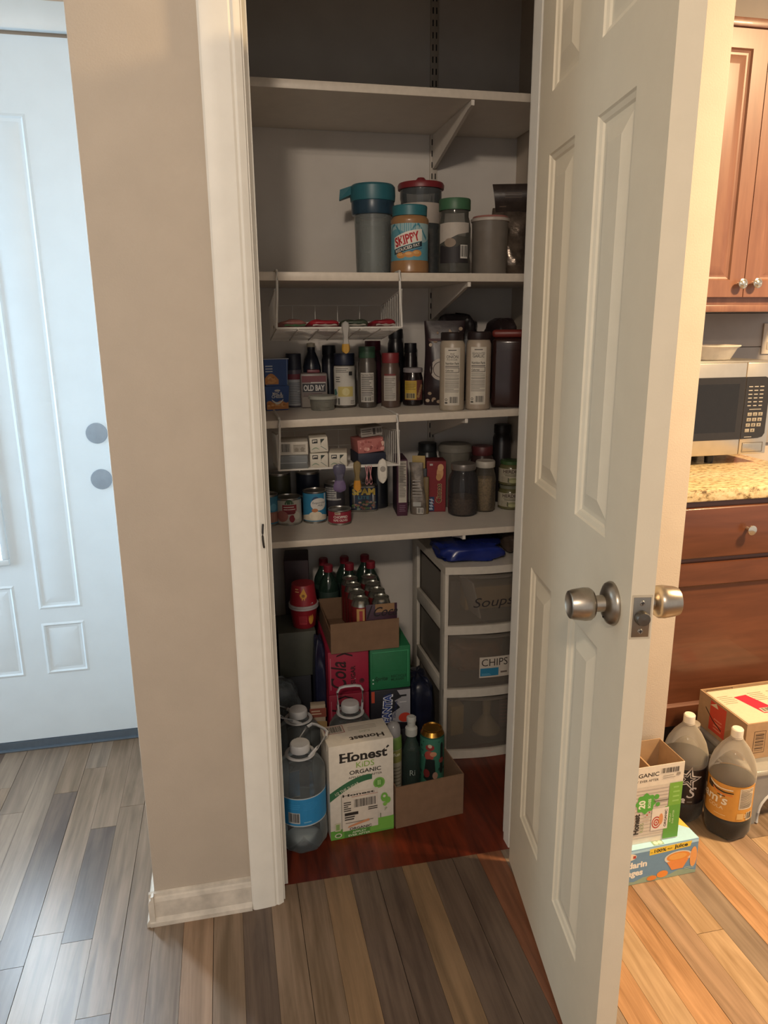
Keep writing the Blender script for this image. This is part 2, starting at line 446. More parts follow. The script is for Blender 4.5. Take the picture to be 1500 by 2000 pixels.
# ---------------------------------------------------------------- entry door
ed = thing('door_1', 'pale blue-white entry door with moulded panels and a glass lite', 'door', (-1.24, 2.366, 0))
ed['kind'] = 'structure'; del ed['category']
def rect_loop(x0, x1, z0, z1, y): return [(x0, y, z0), (x1, y, z0), (x1, y, z1), (x0, y, z1)]
def moulded(parent, name, x0, x1, z0, z1, mt, y=0.0, sgn=1, steps=((0, 0), (0.007, -0.0022), (0.012, 0.002), (0.020, 0.003), (0.040, -0.0005)), smooth_ang=12):
    """raised panel; steps = (inset, depth into the door); sgn flips the side"""
    b = MB(); L = []
    for ins, dp in steps:
        q = rect_loop(x0+ins, x1-ins, z0+ins, z1-ins, y + sgn*dp)
        L.append(q if sgn > 0 else [q[0], q[3], q[2], q[1]])
    b.rings(L); return b.build(name, mt, parent, ang=smooth_ang, recalc=False)
def slab_with_holes(xs, zs, holes, y0, y1, parent, name, mt):
    """grid of boxes leaving the listed (i,j) cells open"""
    b = MB()
    vs = []; fs = []; nx, nz = len(xs), len(zs)
    for y in (y0, y1):
        for z in zs:
            for x in xs: vs.append((x, y, z))
    def vi(s, i, j): return s*nx*nz + j*nx + i
    for i in range(nx-1):
        for j in range(nz-1):
            if (i, j) in holes: continue
            fs.append((vi(0, i, j), vi(0, i+1, j), vi(0, i+1, j+1), vi(0, i, j+1)))
            fs.append((vi(1, i, j+1), vi(1, i+1, j+1), vi(1, i+1, j), vi(1, i, j)))
    for i in range(nx-1):
        fs.append((vi(1, i, 0), vi(1, i+1, 0), vi(0, i+1, 0), vi(0, i, 0)))
        fs.append((vi(0, i, nz-1), vi(0, i+1, nz-1), vi(1, i+1, nz-1), vi(1, i, nz-1)))
    for j in range(nz-1):
        fs.append((vi(0, 0, j), vi(0, 0, j+1), vi(1, 0, j+1), vi(1, 0, j)))
        fs.append((vi(1, nx-1, j), vi(1, nx-1, j+1), vi(0, nx-1, j+1), vi(0, nx-1, j)))
    b.add(vs, fs)
    return b.build(name, mt, parent, smooth=False, recalc=False)
EX = [0, 0.170, 0.301, 0.368, 0.552, 0.617, 0.748, 0.915]
EZ = [0.032, 0.262, 0.440, 0.487, 0.575, 0.645, 1.93, 1.935, 2.122]
holes = {(1, 1), (5, 1), (1, 3), (1, 4), (1, 5), (5, 3), (5, 4), (5, 5), (3, 1), (3, 2), (3, 3), (3, 5)}
slab_with_holes(EX, EZ, holes, 0.0, 0.044, ed, 'slab', ENTRY_PAINT)
for (xa, xb) in ((0.170, 0.301), (0.617, 0.748)):
    moulded(ed, 'panel', xa, xb, 0.262, 0.440, ENTRY_PAINT); moulded(ed, 'panel', xa, xb, 0.487, 1.93, ENTRY_PAINT)
moulded(ed, 'panel', 0.368, 0.552, 0.262, 0.575, ENTRY_PAINT)
fr = MB()
for (a, b_, c, d) in ((0.368, 0.552, 0.645, 0.665), (0.368, 0.552, 1.91, 1.93), (0.368, 0.388, 0.665, 1.91), (0.532, 0.552, 0.665, 1.91)):
    fr.box(a, b_, -0.012, 0.05, c, d, 0.003)
fr.build('lite_frame', ENTRY_PAINT, ed)
PANE = bpy.data.materials.new('daylit_glass'); PANE.use_nodes = True
pb = PANE.node_tree.nodes['Principled BSDF']; pb.inputs['Base Color'].default_value = (0.8, 0.9, 1, 1)
pb.inputs['Emission Color'].default_value = (0.72, 0.88, 1.0, 1); pb.inputs['Emission Strength'].default_value = 52.0
MB().box(0.389, 0.531, 0.018, 0.026, 0.666, 1.909).build('pane', PANE, ed)
for z in (0.902, 1.046):
    dm = Matrix.Translation((0.847, 0, z)) @ Matrix.Rotation(R(90), 4, 'X')
    MB().lathe([(0.0, -0.002), (0.030, -0.002), (0.032, 0.001), (0.031, 0.004), (0.0, 0.006)], 32, mx=dm).build('bore_cover', mat('#8C99A6', 0.45, 0.2), ed)
struct('trim_7', MB().box(-1.31, -0.2335, 2.338, 2.359, 2.128, 2.20, 0.004).box(-0.3245, -0.30, 2.345, 2.359, 0, 2.127).box(-1.31, -1.242, 2.338, 2.359, 0, 2.127), ENTRY_PAINT)
struct('trim_8', MB().box(-1.26, -0.234, 2.352, 2.41, 0.0, 0.006, 0.002).box(-1.24, -0.326, 2.3625, 2.41, 0.006, 0.030), mat('#5C6874', 0.5, 0.3))

# ---------------------------------------------------------------- pantry door (hinge corner at its base)
pd = thing('door_2', 'cream six-panel pantry door swung open toward the camera', 'door', (0.648, 1.507, 0.0), math.atan2(-0.98931, -0.14586))
pd['kind'] = 'structure'; del pd['category']
DX = [0, 0.085, 0.238, 0.350, 0.502, 0.617]
DZ = [0.012, 0.206, 0.842, 1.031, 1.675, 1.784, 1.945, 2.045]
hol = {(i, j) for i in (1, 3) for j in (1, 3, 5)}
slab_with_holes(DX, DZ, hol, 0.0, 0.035, pd, 'slab', DOOR_PAINT)
ST = ((0, 0), (0.003, 0.003), (0.010, 0.0055), (0.0135, 0.0085), (0.019, 0.0085), (0.024, 0.0075), (0.047, 0.0015), (0.0485, 0.001))
for i in (1, 3):
    for j in (1, 3, 5):
        moulded(pd, 'panel', DX[i], DX[i+1], DZ[j], DZ[j+1], DOOR_PAINT, 0.0, 1, ST)
        moulded(pd, 'panel', DX[i], DX[i+1], DZ[j], DZ[j+1], DOOR_PAINT, 0.035, -1, ST)
KP = [(0.0, 0.0), (0.034, 0.0), (0.0345, 0.003), (0.032, 0.008), (0.024, 0.0125), (0.0135, 0.015), (0.0125, 0.028), (0.0150, 0.030), (0.022, 0.032), (0.0255, 0.037), (0.0260, 0.045), (0.0235, 0.062), (0.0215, 0.068), (0.0195, 0.069), (0.014, 0.066), (0.0, 0.0645)]
for sgn, yb in ((1, -0.0001), (-1, 0.0351)):
    mx = Matrix.Translation((0.551, yb, 0.940)) @ Matrix.Rotation(R(90)*sgn, 4, 'X')
    kb = MB().lathe(KP[:7], 40, mx=mx).build('rose', NICKEL, pd, ang=40)
    MB().lathe(KP[6:], 40, mx=mx).build('knob', NICKEL, kb, ang=40)
    if sgn == 1:
        mx2 = Matrix.Translation((0.551, yb-0.0130, 0.940)) @ Matrix.Rotation(R(90), 4, 'X')
        MB().lathe([(0, 0), (0.003, 0), (0.003, 0.0012), (0, 0.0012)], 12, mx=Matrix.Translation((0.551, yb-0.0120, 0.919)) @ Matrix.Rotation(R(72), 4, 'X')).build('pin_hole', BLACK, kb)
lp = MB().box(0.6172, 0.6186, 0.0045, 0.0305, 0.9125, 0.9745, 0.0006).build('latch_plate', mat('#8B857C', 0.4, 0.95), pd)
MB().box(0.6169, 0.6176, 0.002, 0.033, 0.909, 0.978).build('mortise', mat('#C2B59E', 0.6), lp)
MB().lathe([(0.0, -0.008), (0.011, -0.008), (0.011, 0.006), (0.0095, 0.010), (0.0, 0.0105)], 24, mx=Matrix.Translation((0.6187, 0.0175, 0.9435)) @ Matrix.Rotation(R(90), 4, 'Y')).build('latch_bolt', mat('#6F6A63', 0.35, 0.95), lp)
for z in (0.9215, 0.9655):
    sc = MB().lathe([(0, 0), (0.0042, 0), (0.0036, 0.0007), (0, 0.0009)], 16, mx=Matrix.Translation((0.6186, 0.0175, z)) @ Matrix.Rotation(R(90), 4, 'Y'))
    sc.box(0.6193, 0.6197, 0.0148, 0.0202, z-0.0006, z+0.0006, mi=1).box(0.6193, 0.6197, 0.0169, 0.0181, z-0.0027, z+0.0027, mi=1)
    sc.build('screw', [mat('#A8A299', 0.35, 0.95), BLACK], lp)
for z in (0.25, 1.05, 1.82):
    hg = MB(); hg.lathe([(0.0, z-0.045), (0.006, z-0.045), (0.006, z+0.045), (0.0, z+0.045)], 14, cx=0.004, cy=0.041)
    hg.box(-0.0016, 0.0, 0.003, 0.036, z-0.044, z+0.044); hg.build('hinge', NICKEL, pd)

# ---------------------------------------------------------------- shelving
Z1, Z2, Z4 = 1.959, 1.4995, 0.7565
def z3(x): return 1.106 + (x-0.095)*0.01556
sh_lab = {1: 'empty top pantry shelf of white board', 2: 'white pantry shelf holding the blue-lidded peanut butter jar',
          3: 'slightly tilted white pantry shelf holding the spice jars', 4: 'lowest white pantry shelf holding cans and jars'}
for i, (zt, th) in enumerate(((Z1, 0.021), (Z2, 0.022), (0, 0.021), (Z4, 0.019))):
    rot = math.atan(0.01556) if i == 2 else 0
    zc = z3(0.43) if i == 2 else zt
    t = thing('shelf', sh_lab[i+1], 'shelf', (0.43, 2.037, zc), 0, 'white pantry shelves'); t.rotation_euler = (0, -rot, 0)
    MB().box(-0.53, 0.53, 0.0015, 0.385, -th, 0).build('board', SHELF_W, t, smooth=False)
    MB().box(-0.53, 0.53, 0.0, 0.0014, -th, 0, 0.0005).build('edge_band', mat('#D6CBBC', 0.4), t)
SLOT = mat('#1C1A1A', 0.8)
for (x, lb) in ((0.688, 'slotted white shelf standard on the back wall behind the right brackets'), (0.098, 'slotted white shelf standard on the back wall next to the left casing')):
    t = thing('shelf_standard', lb, 'shelf standard', (x, 2.4245, 0.03), 0, 'slotted shelf standards')
    MB().box(-0.012, 0.012, -0.008, 0, 0, 2.35, 0.001).build('rail', mat('#B9B0A4', 0.5), t)
    sl = MB()
    for k in range(70):
        for dx in (-0.0055, 0.0055): sl.box(dx-0.0018, dx+0.0018, -0.0086, -0.0078, 0.03+k*0.033, 0.03+k*0.033+0.017)
    sl.build('slots', SLOT, t)['kind'] = 'stuff'
for sx, sd in ((0.688, 'right'), (0.098, 'left')):
    for nm, zt in (('top', Z1-0.0212), ('second', Z2-0.0222), ('third', z3(sx)-0.0213), ('lowest', Z4-0.0192)):
        zz = zt - 0.0005
        t = thing('shelf_bracket', f'{sd} painted metal bracket holding up the {nm} pantry shelf', 'shelf bracket', (sx, 2.04, zz), 0, 'shelf brackets')
        MB().prism([(0.002, 0), (0.374, 0), (0.374, -0.098), (0.36, -0.098), (0.03, -0.016), (0.002, -0.013)], 'x', -0.0045, 0.0045).build('web', SHELF_W, t)
        MB().lathe([(0, -0.004), (0.0035, -0.004), (0.0035, 0), (0, 0)], 10, mx=Matrix.Translation((0.0055, 0.045, -0.008))).build('screw', mat('#4C443E', 0.5, 0.6), t)

# ================================================================ PANTRY CONTENTS
def fz(x, y, k=1.0): return -math.atan2(x, y)*k
def cylr(r, z0, z1, b=0.002): return [(0, z0), (r-b, z0), (r, z0+b), (r, z1-b), (r-b, z1), (0, z1)]
def shell(prof, t=0.0015):
    """thin-walled vessel from an outer profile (bottom to top)"""
    return prof

def can(name, label, x, y, z, r, h, paper, pr=None, group=None, cat='can', rz=None, top=None):
    t = thing(name, label, cat, (x, y, z), fz(x, y) if rz is None else rz, group)
    MB().lathe([(0, 0.002), (r-0.004, 0.002), (r-0.002, 0), (r+0.0005, 0.001), (r+0.0005, 0.003), (r-0.001, 0.005), (r-0.001, h-0.005), (r+0.0005, h-0.003), (r+0.0005, h-0.0005), (r-0.001, h), (r-0.003, h-0.0005), (r-0.004, h-0.004), (0, h-0.004)], 36).build('body', top or TIN, t)
    MB().lathe([(r-0.0005, 0.007), (r, 0.0075), (r, h-0.0075), (r-0.0005, h-0.007)], 36).build('paper_label', mat(paper, 0.45), t)
    if pr: pr.build(t, on_cyl(r))
    return t
def carton(name, label, x, y, z, w, d, h, col, rz=0.0, front=None, top=None, left=None, right=None, group=None, bev=0.0015, cat='box', mt=None):
    """box standing on its base; (x, y) is the centre of the base"""
    t = thing(name, label, cat, (x, y, z), rz, group)
    MB().box(-w/2, w/2, -d/2, d/2, 0, h, bev).build('body', mt or mat(col, 0.55), t)
    if front: front.build(t, on_front(-d/2), 'front_print')
    if top: top.build(t, on_top(h), 'top_print')
    if left: left.build(t, on_left(-w/2), 'side_print')
    if right: right.build(t, on_right(w/2), 'side_print')
    return t
def blob(name, label, x, y, z, w, d, h, mt, rz=0, seed=1, amp=0.10, pw=0.6, n=36, group=None, cat='bag', top=1.0, fr=1.0):
    """soft crumpled bag: superellipsoid with folds, flat on its base"""
    rr = random.Random(seed); ph = [(rr.uniform(2, 9), rr.uniform(0, 6.3), rr.uniform(2, 8), rr.uniform(0, 6.3)) for _ in range(7)]
    vs = []; fs = []; m_ = n//2
    def sp(c): return math.copysign(abs(c)**pw, c)
    for i in range(m_+1):
        v = -math.pi/2 + math.pi*i/m_
        for k in range(n):
            u = 2*math.pi*k/n
            s = 0
            for (a, b, c, d2) in ph: s += math.sin(round(a)*u + b + 1.3*v)*math.sin(c*v*fr + d2)
            s = 1 + amp*s/2.2
            zz = (sp(math.sin(v))*0.5 + 0.5)
            tp = 1 + (top-1)*zz
            vs.append((w/2*sp(math.cos(v))*sp(math.cos(u))*s*tp, d/2*sp(math.cos(v))*sp(math.sin(u))*s*tp, max(0, h*zz*(0.9+0.1*s))))
    for i in range(m_):
        for k in range(n): fs.append((i*n+k, i*n+(k+1) % n, (i+1)*n+(k+1) % n, (i+1)*n+k))
    b = MB().add(vs, fs); o = b.build(name, mt, None, ang=80)
    o.location = (x, y, z); o.rotation_euler = (0, 0, rz)
    return tag(o, label, cat, group)

# ---------------------------------------------------------------- shelf 2
# pitcher
t = thing('pitcher', 'clear plastic pitcher with a teal spout lid behind the peanut butter', 'pitcher', (0.452, 2.23, Z2), R(-12))
MB().lathe([(0, 0), (0.047, 0), (0.050, 0.004), (0.0525, 0.10), (0.054, 0.17), (0.058, 0.172), (0.060, 0.176), (0.061, 0.214)], 36).build('jug', clear('#AEB4B2', 0.34, 0.2), t)
MB().lathe([(0, 0.010), (0.045, 0.010), (0.047, 0.08), (0.0475, 0.15), (0, 0.150)], 28).build('contents', clear('#8F9896', 0.4, 0.5), t)
MB().lathe([(0.0535, 0.170), (0.0605, 0.171), (0.0620, 0.176), (0.0625, 0.208), (0.0615, 0.212)], 36).build('collar', clear('#2E4A5E', 0.7, 0.3), t)
ld = MB().lathe([(0.060, 0.205), (0.0645, 0.208), (0.066, 0.222), (0.065, 0.246), (0.060, 0.252), (0, 0.2525)], 36).build('lid', mat('#2F6975', 0.4), t)
MB().add([(-0.06, -0.02, 0.249), (-0.06, 0.02, 0.249), (-0.094, 0.012, 0.240), (-0.094, -0.012, 0.240), (-0.06, -0.022, 0.226), (-0.06, 0.022, 0.226), (-0.097, 0.010, 0.212), (-0.097, -0.010, 0.212)],
         [(0, 1, 2, 3), (4, 7, 6, 5), (0, 3, 7, 4), (1, 5, 6, 2), (3, 2, 6, 7), (0, 4, 5, 1)]).build('spout', mat('#2F6975', 0.4), ld)
# peanut butter
r = 0.0535
t = thing('peanut_butter_jar', 'peanut butter jar with a teal screw lid and big red lettering', 'jar', (0.530, 2.10, Z2), fz(0.53, 2.10)-R(6))
MB().lathe([(0, 0), (r-0.004, 0), (r, 0.004), (r, 0.028), (r-0.0015, 0.031), (r-0.0015, 0.132), (r, 0.136), (r-0.001, 0.143), (r-0.007, 0.151), (0, 0.152)], 40).build('body', mat('#9C7550', 0.25), t)
lid = MB()
lid.lathe([(0, 0.152), (r-0.006, 0.152), (r-0.005, 0.176), (r-0.007, 0.179), (0, 0.179)], 60, lobes=30, lobe_amp=0.01)
lid.build('lid', mat('#33707A', 0.4), t)
p = Print(); L = 0.052
p.rect(-0.075, 0.034, 0.075, 0.130, '#5E97A6')
p.band([(-0.075+0.0125*i, 0.098+0.018*math.sin(i*0.5)) for i in range(13)], [(-0.075+0.0125*i, 0.130) for i in range(13)], '#9DB9BC')
p.band([(-0.06+0.01*i, 0.105+0.02*math.sin(i*0.9)) for i in range(13)], [(-0.06+0.01*i, 0.113+0.018*math.sin(i*0.9)) for i in range(13)], '#3F8294')
sl = lambda v0, u: (u, v0 + 0.26*u)
us = [-0.042+0.007*i for i in range(13)]
p.band([sl(0.0745, u) for u in us], [sl(0.1045+0.004*math.sin(i*0.26), u) for i, u in enumerate(us)], '#E6DED2')
p.text('SKIPPY', 0.0, 0.0785, 0.0225, '#B3202B', w=0.074, bold=0.035, rot=0.255)
p.band([sl(0.0600, u) for u in us], [sl(0.0730, u) for u in us], '#22323C')
p.text('REDUCED FAT', 0.0, 0.0628, 0.0078, '#E6DED2', w=0.074, bold=0.02, rot=0.255)
p.band([sl(0.054, u) for u in us[3:]], [sl(0.057, u) for u in us[3:]], '#2C5E86')
for (u, v, a, b_) in ((-0.02, 0.047, 0.014, 0.008), (0.004, 0.049, 0.015, 0.008), (0.026, 0.052, 0.014, 0.009)):
    p.disc(u, v, a, '#C98B4A', b_, 16); p.disc(u-0.002, v+0.002, a*0.6, '#D9A768', b_*0.45, 12)
p.build(t, on_cyl(r-0.0014))
# red lid glass jar behind
t = thing('glass_jar', 'tall glass jar with a dark red lid and knob behind the peanut butter', 'jar', (0.602, 2.25, Z2), fz(0.602, 2.25))
MB().lathe([(0, 0), (0.056, 0), (0.060, 0.005), (0.060, 0.215), (0.062, 0.222), (0.062, 0.248)], 36).build('body', clear('#6B7072', 0.45, 0.1), t)
MB().lathe([(0, 0.006), (0.056, 0.006), (0.056, 0.135), (0, 0.14)], 28).build('contents', mat('#7A685A', 0.8, 0, 0.3, 90), t)
MB().lathe([(0.0605, 0.15), (0.0612, 0.151), (0.0612, 0.205), (0.0605, 0.206)], 36).build('paper_label', mat('#BDB2A8', 0.6), t)
lid = MB().lathe([(0.060, 0.246), (0.068, 0.247), (0.069, 0.258), (0.066, 0.264), (0, 0.266)], 36).build('lid', mat('#7E2B30', 0.4), t)
MB().lathe([(0, 0.265), (0.014, 0.266), (0.016, 0.274), (0.010, 0.281), (0, 0.283)], 20).build('knob', mat('#7E2B30', 0.4), lid)
# green lid jar
t = thing('glass_jar', 'glass jar with a green lid, torn white label and barcode', 'jar', (0.665, 2.115, Z2), fz(0.665, 2.115))
MB().lathe([(0, 0), (0.042, 0), (0.046, 0.005), (0.0465, 0.035), (0.044, 0.05), (0.0455, 0.065), (0.0465, 0.125), (0.043, 0.145), (0.040, 0.155), (0.040, 0.172)], 36).build('body', clear('#7D7C74', 0.35, 0.08), t)
MB().lathe([(0, 0.006), (0.042, 0.006), (0.042, 0.10), (0, 0.11)], 28).build('contents', mat('#3A3230', 0.8, 0, 0.5, 70), t)
MB().lathe([(0, 0.172), (0.044, 0.172), (0.0445, 0.175), (0.0445, 0.199), (0.043, 0.202), (0, 0.202)], 60, lobes=30, lobe_amp=0.008).build('lid', mat('#41694C', 0.45), t)
p = Print()
p.band([(-0.048, 0.082), (-0.035, 0.086), (-0.02, 0.092), (-0.005, 0.098), (0.01, 0.105), (0.025, 0.108), (0.048, 0.112)], [(-0.048, 0.135)]*1 + [(-0.035, 0.136), (-0.02, 0.137), (-0.005, 0.137), (0.01, 0.137), (0.025, 0.137), (0.048, 0.137)], '#B9B0A6')
p.band([(-0.046+0.0046*i, 0.030) for i in range(21)], [(-0.046+0.0046*i, 0.075+0.003*math.sin(i)) for i in range(21)], '#2B2729')
p.disc(-0.012, 0.084, 0.017, '#8B7A6A', 0.012, 20)
p.barcode(0.018, 0.042, 0.043, 0.078, 9)
p.build(t, on_cyl(0.0468))
# round tub with pale rim
t = thing('canister', 'translucent grey canister with a pale rimmed pink lid beside the foil bag', 'canister', (0.781, 2.14, Z2), fz(0.781, 2.14))
MB().lathe([(0, 0), (0.048, 0), (0.050, 0.004), (0.0525, 0.145), (0.0535, 0.150)], 36).build('body', clear('#8E857B', 0.65, 0.3), t)
MB().lathe([(0, 0.004), (0.047, 0.004), (0.049, 0.12), (0, 0.122)], 28).build('contents', mat('#6B5C4E', 0.9, 0, 0.15, 50), t)
MB().lathe([(0.0525, 0.147), (0.056, 0.148), (0.0565, 0.155), (0.053, 0.157)], 36).build('rim', mat('#B9AFA5', 0.4), t)
MB().lathe([(0.052, 0.153), (0.053, 0.157), (0.050, 0.162), (0, 0.163)], 36).build('lid', mat('#A26A62', 0.5), t)
# foil bag with folded top
t = thing('snack_bag', 'crinkled foil snack bag with a dark folded top', 'bag', (0.872, 2.215, Z2), fz(0.87, 2.2)+R(6))
rr = random.Random(4); n, m_ = 26, 24; vs = []; fs = []
for i in range(m_+1):
    f = i/m_; z = 0.2*f; th = 0.034*(1-f**2.2)*(0.35+0.65*min(1, f*6)) + 0.003; w = 0.052 + 0.004*math.sin(f*9)
    for k in range(n):
        u = 2*math.pi*k/n; cr = 1+0.12*math.sin(5*u+9*f)+0.08*math.sin(11*u-17*f)
        vs.append((w*math.copysign(abs(math.cos(u))**0.7, math.cos(u)), th*math.sin(u)*cr, z))
for i in range(m_):
    for k in range(n): fs.append((i*n+k, i*n+(k+1) % n, (i+1)*n+(k+1) % n, (i+1)*n+k))
MB().add(vs, fs).build('pouch', mat('#6E6258', 0.22, 0.55, 0.5, 38, 0.7, 55), t, ang=70)
vs = []; fs = []
for i in range(9):
    f = i/8
    for s in (-1, 1):
        vs.append((-0.045-0.012*f + (0.10+0.008*f)*(s+1)/2, -0.006-0.02*math.sin(f*2.6), 0.187+0.077*f)); vs.append((-0.045-0.012*f + (0.10+0.008*f)*(s+1)/2, 0.002-0.02*math.sin(f*2.6), 0.187+0.077*f))
for i in range(8):
    a = 4*i; b_ = a+4
    fs += [(a, a+2, b_+2, b_), (a+1, b_+1, b_+3, a+3), (a, b_, b_+1, a+1), (a+2, a+3, b_+3, b_+2)]
fs += [(0, 1, 3, 2), (32, 34, 35, 33)]
MB().add(vs, fs).build('folded_top', mat('#3A312D', 0.35, 0, 0.3, 40, 0.3, 60), t, ang=40)
p = Print(); p.lines(-0.02, 0.222, 0.03, 0.24, 3, '#5A4C42', 0.4, 3); p.rect(-0.035, 0.20, -0.015, 0.203, '#6B5C50')
p.build(t, lambda u, v, e: (u, -0.006-0.02*math.sin((v-0.187)/0.077*2.6)-e-0.0015, v), 'lettering')

# ---------------------------------------------------------------- wire baskets hung under shelves
def basket(label, x0, x1, yf, yb, ztop_shelf, zf, zb, th, sidez):
    t = thing('wire_basket', label, 'basket', ((x0+x1)/2, yf, zf), 0, 'white wire under-shelf baskets')
    X0, X1 = x0-(x0+x1)/2, x1-(x0+x1)/2; D = yb-yf; H = ztop_shelf-zf; dz = zb-zf
    for X in (X0, X1):
        s = MB(); c = 0.006 if X < 0 else -0.006
        s.tube([(X+c, 0.20, H+0.0032), (X+c, 0.02, H+0.0032), (X+c, -0.001, H+0.0032), (X+c, -0.0042, H+0.001), (X+c, -0.0042, H-th), (X+c*0.8, -0.004, H*0.55), (X+c*0.3, -0.003, H*0.25), (X, 0.0, 0.0)], 0.0034, 8)
        s.build('hook', WIRE, t)
    MB().tube([(X0, 0, 0), (X1, 0, 0), (X1, D, dz), (X0, D, dz)], 0.0024, 8, closed=True).build('rim', WIRE, t)
    g = MB(); n = 15
    for k in range(1, n):
        f = k/n; g.tube([(X0, D*f, dz*f-0.001), (X1, D*f, dz*f-0.001)], 0.0009, 5)
    for k in range(1, 6):
        x = X0+(X1-X0)*k/6; g.tube([(x, 0, -0.003), (x, D, dz-0.003)], 0.0015, 5)
    g.build('floor_wires', WIRE, t)['kind'] = 'stuff'
    for X in (X0, X1):
        sg = MB(); ns = 11
        for k in range(ns):
            f = k/(ns-1); sg.tube([(X, D*f, dz*f), (X, D*f, dz*f + sidez)], 0.0010, 5)
        sg.tube([(X, 0, sidez), (X, D, dz+sidez)], 0.0022, 6)
        sg.build('side_wires', WIRE, t)['kind'] = 'stuff'
    bg_ = MB()
    for k in range(1, 5): bg_.tube([(X0+(X1-X0)*k/5, D, dz), (X0+(X1-X0)*k/5, D, dz+sidez)], 0.0013, 5)
    for f in (0.5, 1.0): bg_.tube([(X0, D, dz+sidez*f), (X1, D, dz+sidez*f)], 0.0015, 5)
    bg_.build('back_wires', WIRE, t)['kind'] = 'stuff'
    return t
basket('white wire basket hung under the peanut butter shelf holding snack packets', 0.145, 0.490, 2.0305, 2.30, Z2, 1.355, 1.320, 0.022, 0.10)
basket('white wire basket hung under the spice shelf holding small boxes', 0.135, 0.482, 2.0305, 2.28, z3(0.31)+0.0015, 0.967, 0.942, 0.021, 0.10)
def bz(y): return 1.3565 - (y-2.0305)/0.2695*0.035 + 0.003
# snack packets lying in the upper basket
for i, (x, y, w, d, h, c, lb, c2, tx, rz) in enumerate((
        (0.187, 2.10, 0.078, 0.11, 0.026, '#8A5A55', 'pink and green snack packet at the left end of the upper wire basket', '#5E8A62', '', 0.2),
        (0.215, 2.222, 0.085, 0.10, 0.032, '#4C4146', 'dark snack packet at the back left of the upper wire basket', '#7A2E34', '', -0.3),
        (0.276, 2.10, 0.088, 0.11, 0.026, '#9A2430', 'red snack packet with white print in the middle of the upper wire basket', '#D8CFC8', '', 0.05),
        (0.325, 2.225, 0.09, 0.10, 0.030, '#6E1F2A', 'dark red snack packet behind the middle of the upper wire basket', '#D8CFC8', '', 0.25),
        (0.366, 2.10, 0.082, 0.11, 0.026, '#3E4A3C', 'dark green snack packet with white letters in the upper wire basket', '#C9C4BA', '', -0.1),
        (0.446, 2.10, 0.070, 0.11, 0.026, '#8A1E2B', 'dark red snack packet at the right end of the upper wire basket', '#D8CFC8', '', 0.05),
        (0.428, 2.225, 0.085, 0.10, 0.032, '#5A2230', 'maroon snack packet in the back right corner of the upper wire basket', '#D8CFC8', '', 0.3))):
    zz = bz(y) - 0.001
    t = thing('snack_packet', lb, 'snack packet', (x, y, zz), rz, 'packets in the upper wire basket'); t.rotation_euler = (-0.13, 0, rz)
    rr = random.Random(i); n = 28; vs = []; fs = []
    for a in range(15):
        v = -math.pi/2 + math.pi*a/14
        for k in range(n):
            u = 2*math.pi*k/n; s = 1+0.07*math.sin(5*u+i+3*v)
            px = math.copysign(abs(math.cos(v))**0.6, math.cos(v))
            vs.append((w/2*px*math.copysign(abs(math.cos(u))**0.5, math.cos(u)), d/2*px*math.copysign(abs(math.sin(u))**0.5, math.sin(u)), h/2 + h/2*math.sin(v)*s*(0.8+0.2*math.sin(3*u+i))))
    for a in range(14):
        for k in range(n): fs.append((a*n+k, a*n+(k+1) % n, (a+1)*n+(k+1) % n, (a+1)*n+k))
    MB().add(vs, fs).build('wrapper', mat(c, 0.35, 0, 0.2, 40, 0.4, 80), t, ang=60)
    p = Print()
    if tx: p.text(tx, 0, h*0.40, h*0.34, c2, w=w*0.5, bold=0.03)
    p.band([(-w*0.38+w*0.76*k/8, h*0.16+0.001*math.sin(k)) for k in range(9)], [(-w*0.38+w*0.76*k/8, h*0.30+0.001*math.sin(k*2)) for k in range(9)], c2)
    p.build(t, lambda u, v, e, d=d, h=h, w=w: (u, -d/2*max(0.0, 1-((v-h/2)/(h/2))**2)**0.3*1.03*max(0.05, 1-(abs(u)/(w*0.62))**6) - e - 0.002, v), 'print', cut=0.006)
# clip on the upper basket
def clip(label, x, z0, z1, w, mt_top, mt_bot, split=0.45, yoff=-0.006, y=2.0305, name='bag_clip', shape='spoon'):
    t = thing(name, label, 'clip', (x, y+yoff, z0), 0, 'clips on the basket rims')
    h = z1-z0; n = 18; zs = [h*i/n for i in range(n+1)]
    def wd(f):
        if shape == 'spoon': return w/2*(0.55+0.45*abs(math.cos(f*math.pi)))*math.sqrt(max(0.02, 1-(2*f-1)**8))
        return w/2*math.sqrt(max(0.02, 1-abs(2*f-1)**3.2))
    def seg(f0, f1, nm, mt, parent):
        b = MB(); loops = []
        for i in range(13):
            f = f0+(f1-f0)*i/12; ww = wd(f); th = 0.0035+0.002*math.sin(f*math.pi)
            loops.append([(-ww, 0, f*h), (-ww*0.7, -th, f*h), (ww*0.7, -th, f*h), (ww, 0, f*h), (ww*0.7, th*0.6, f*h), (-ww*0.7, th*0.6, f*h)])
        b.rings(loops, True); b.f.append(tuple(range(5, -1, -1))); b.m.append(0)
        return b.build(nm, mt, parent, ang=50)
    seg(0, split, 'grip', mt_bot, t); seg(split, 1, 'jaw', mt_top, t)
    b = MB().box(-w*0.25, w*0.25, 0.002, 0.012, h*0.6, h*0.66, 0.001).build('hook', mt_top, t)
    return t
clip('clear plastic bag clip with a yellow tip on the upper basket', 0.331, 1.286, 1.372, 0.024, clear('#CFCBC6', 0.4, 0.2), mat('#B58A2E', 0.4), 0.3)
clip('purple bag clip hanging from the lower basket', 0.305, 0.897, 0.980, 0.040, clear('#5E5B72', 0.75, 0.3), mat('#6F5F84', 0.4), 0.42)
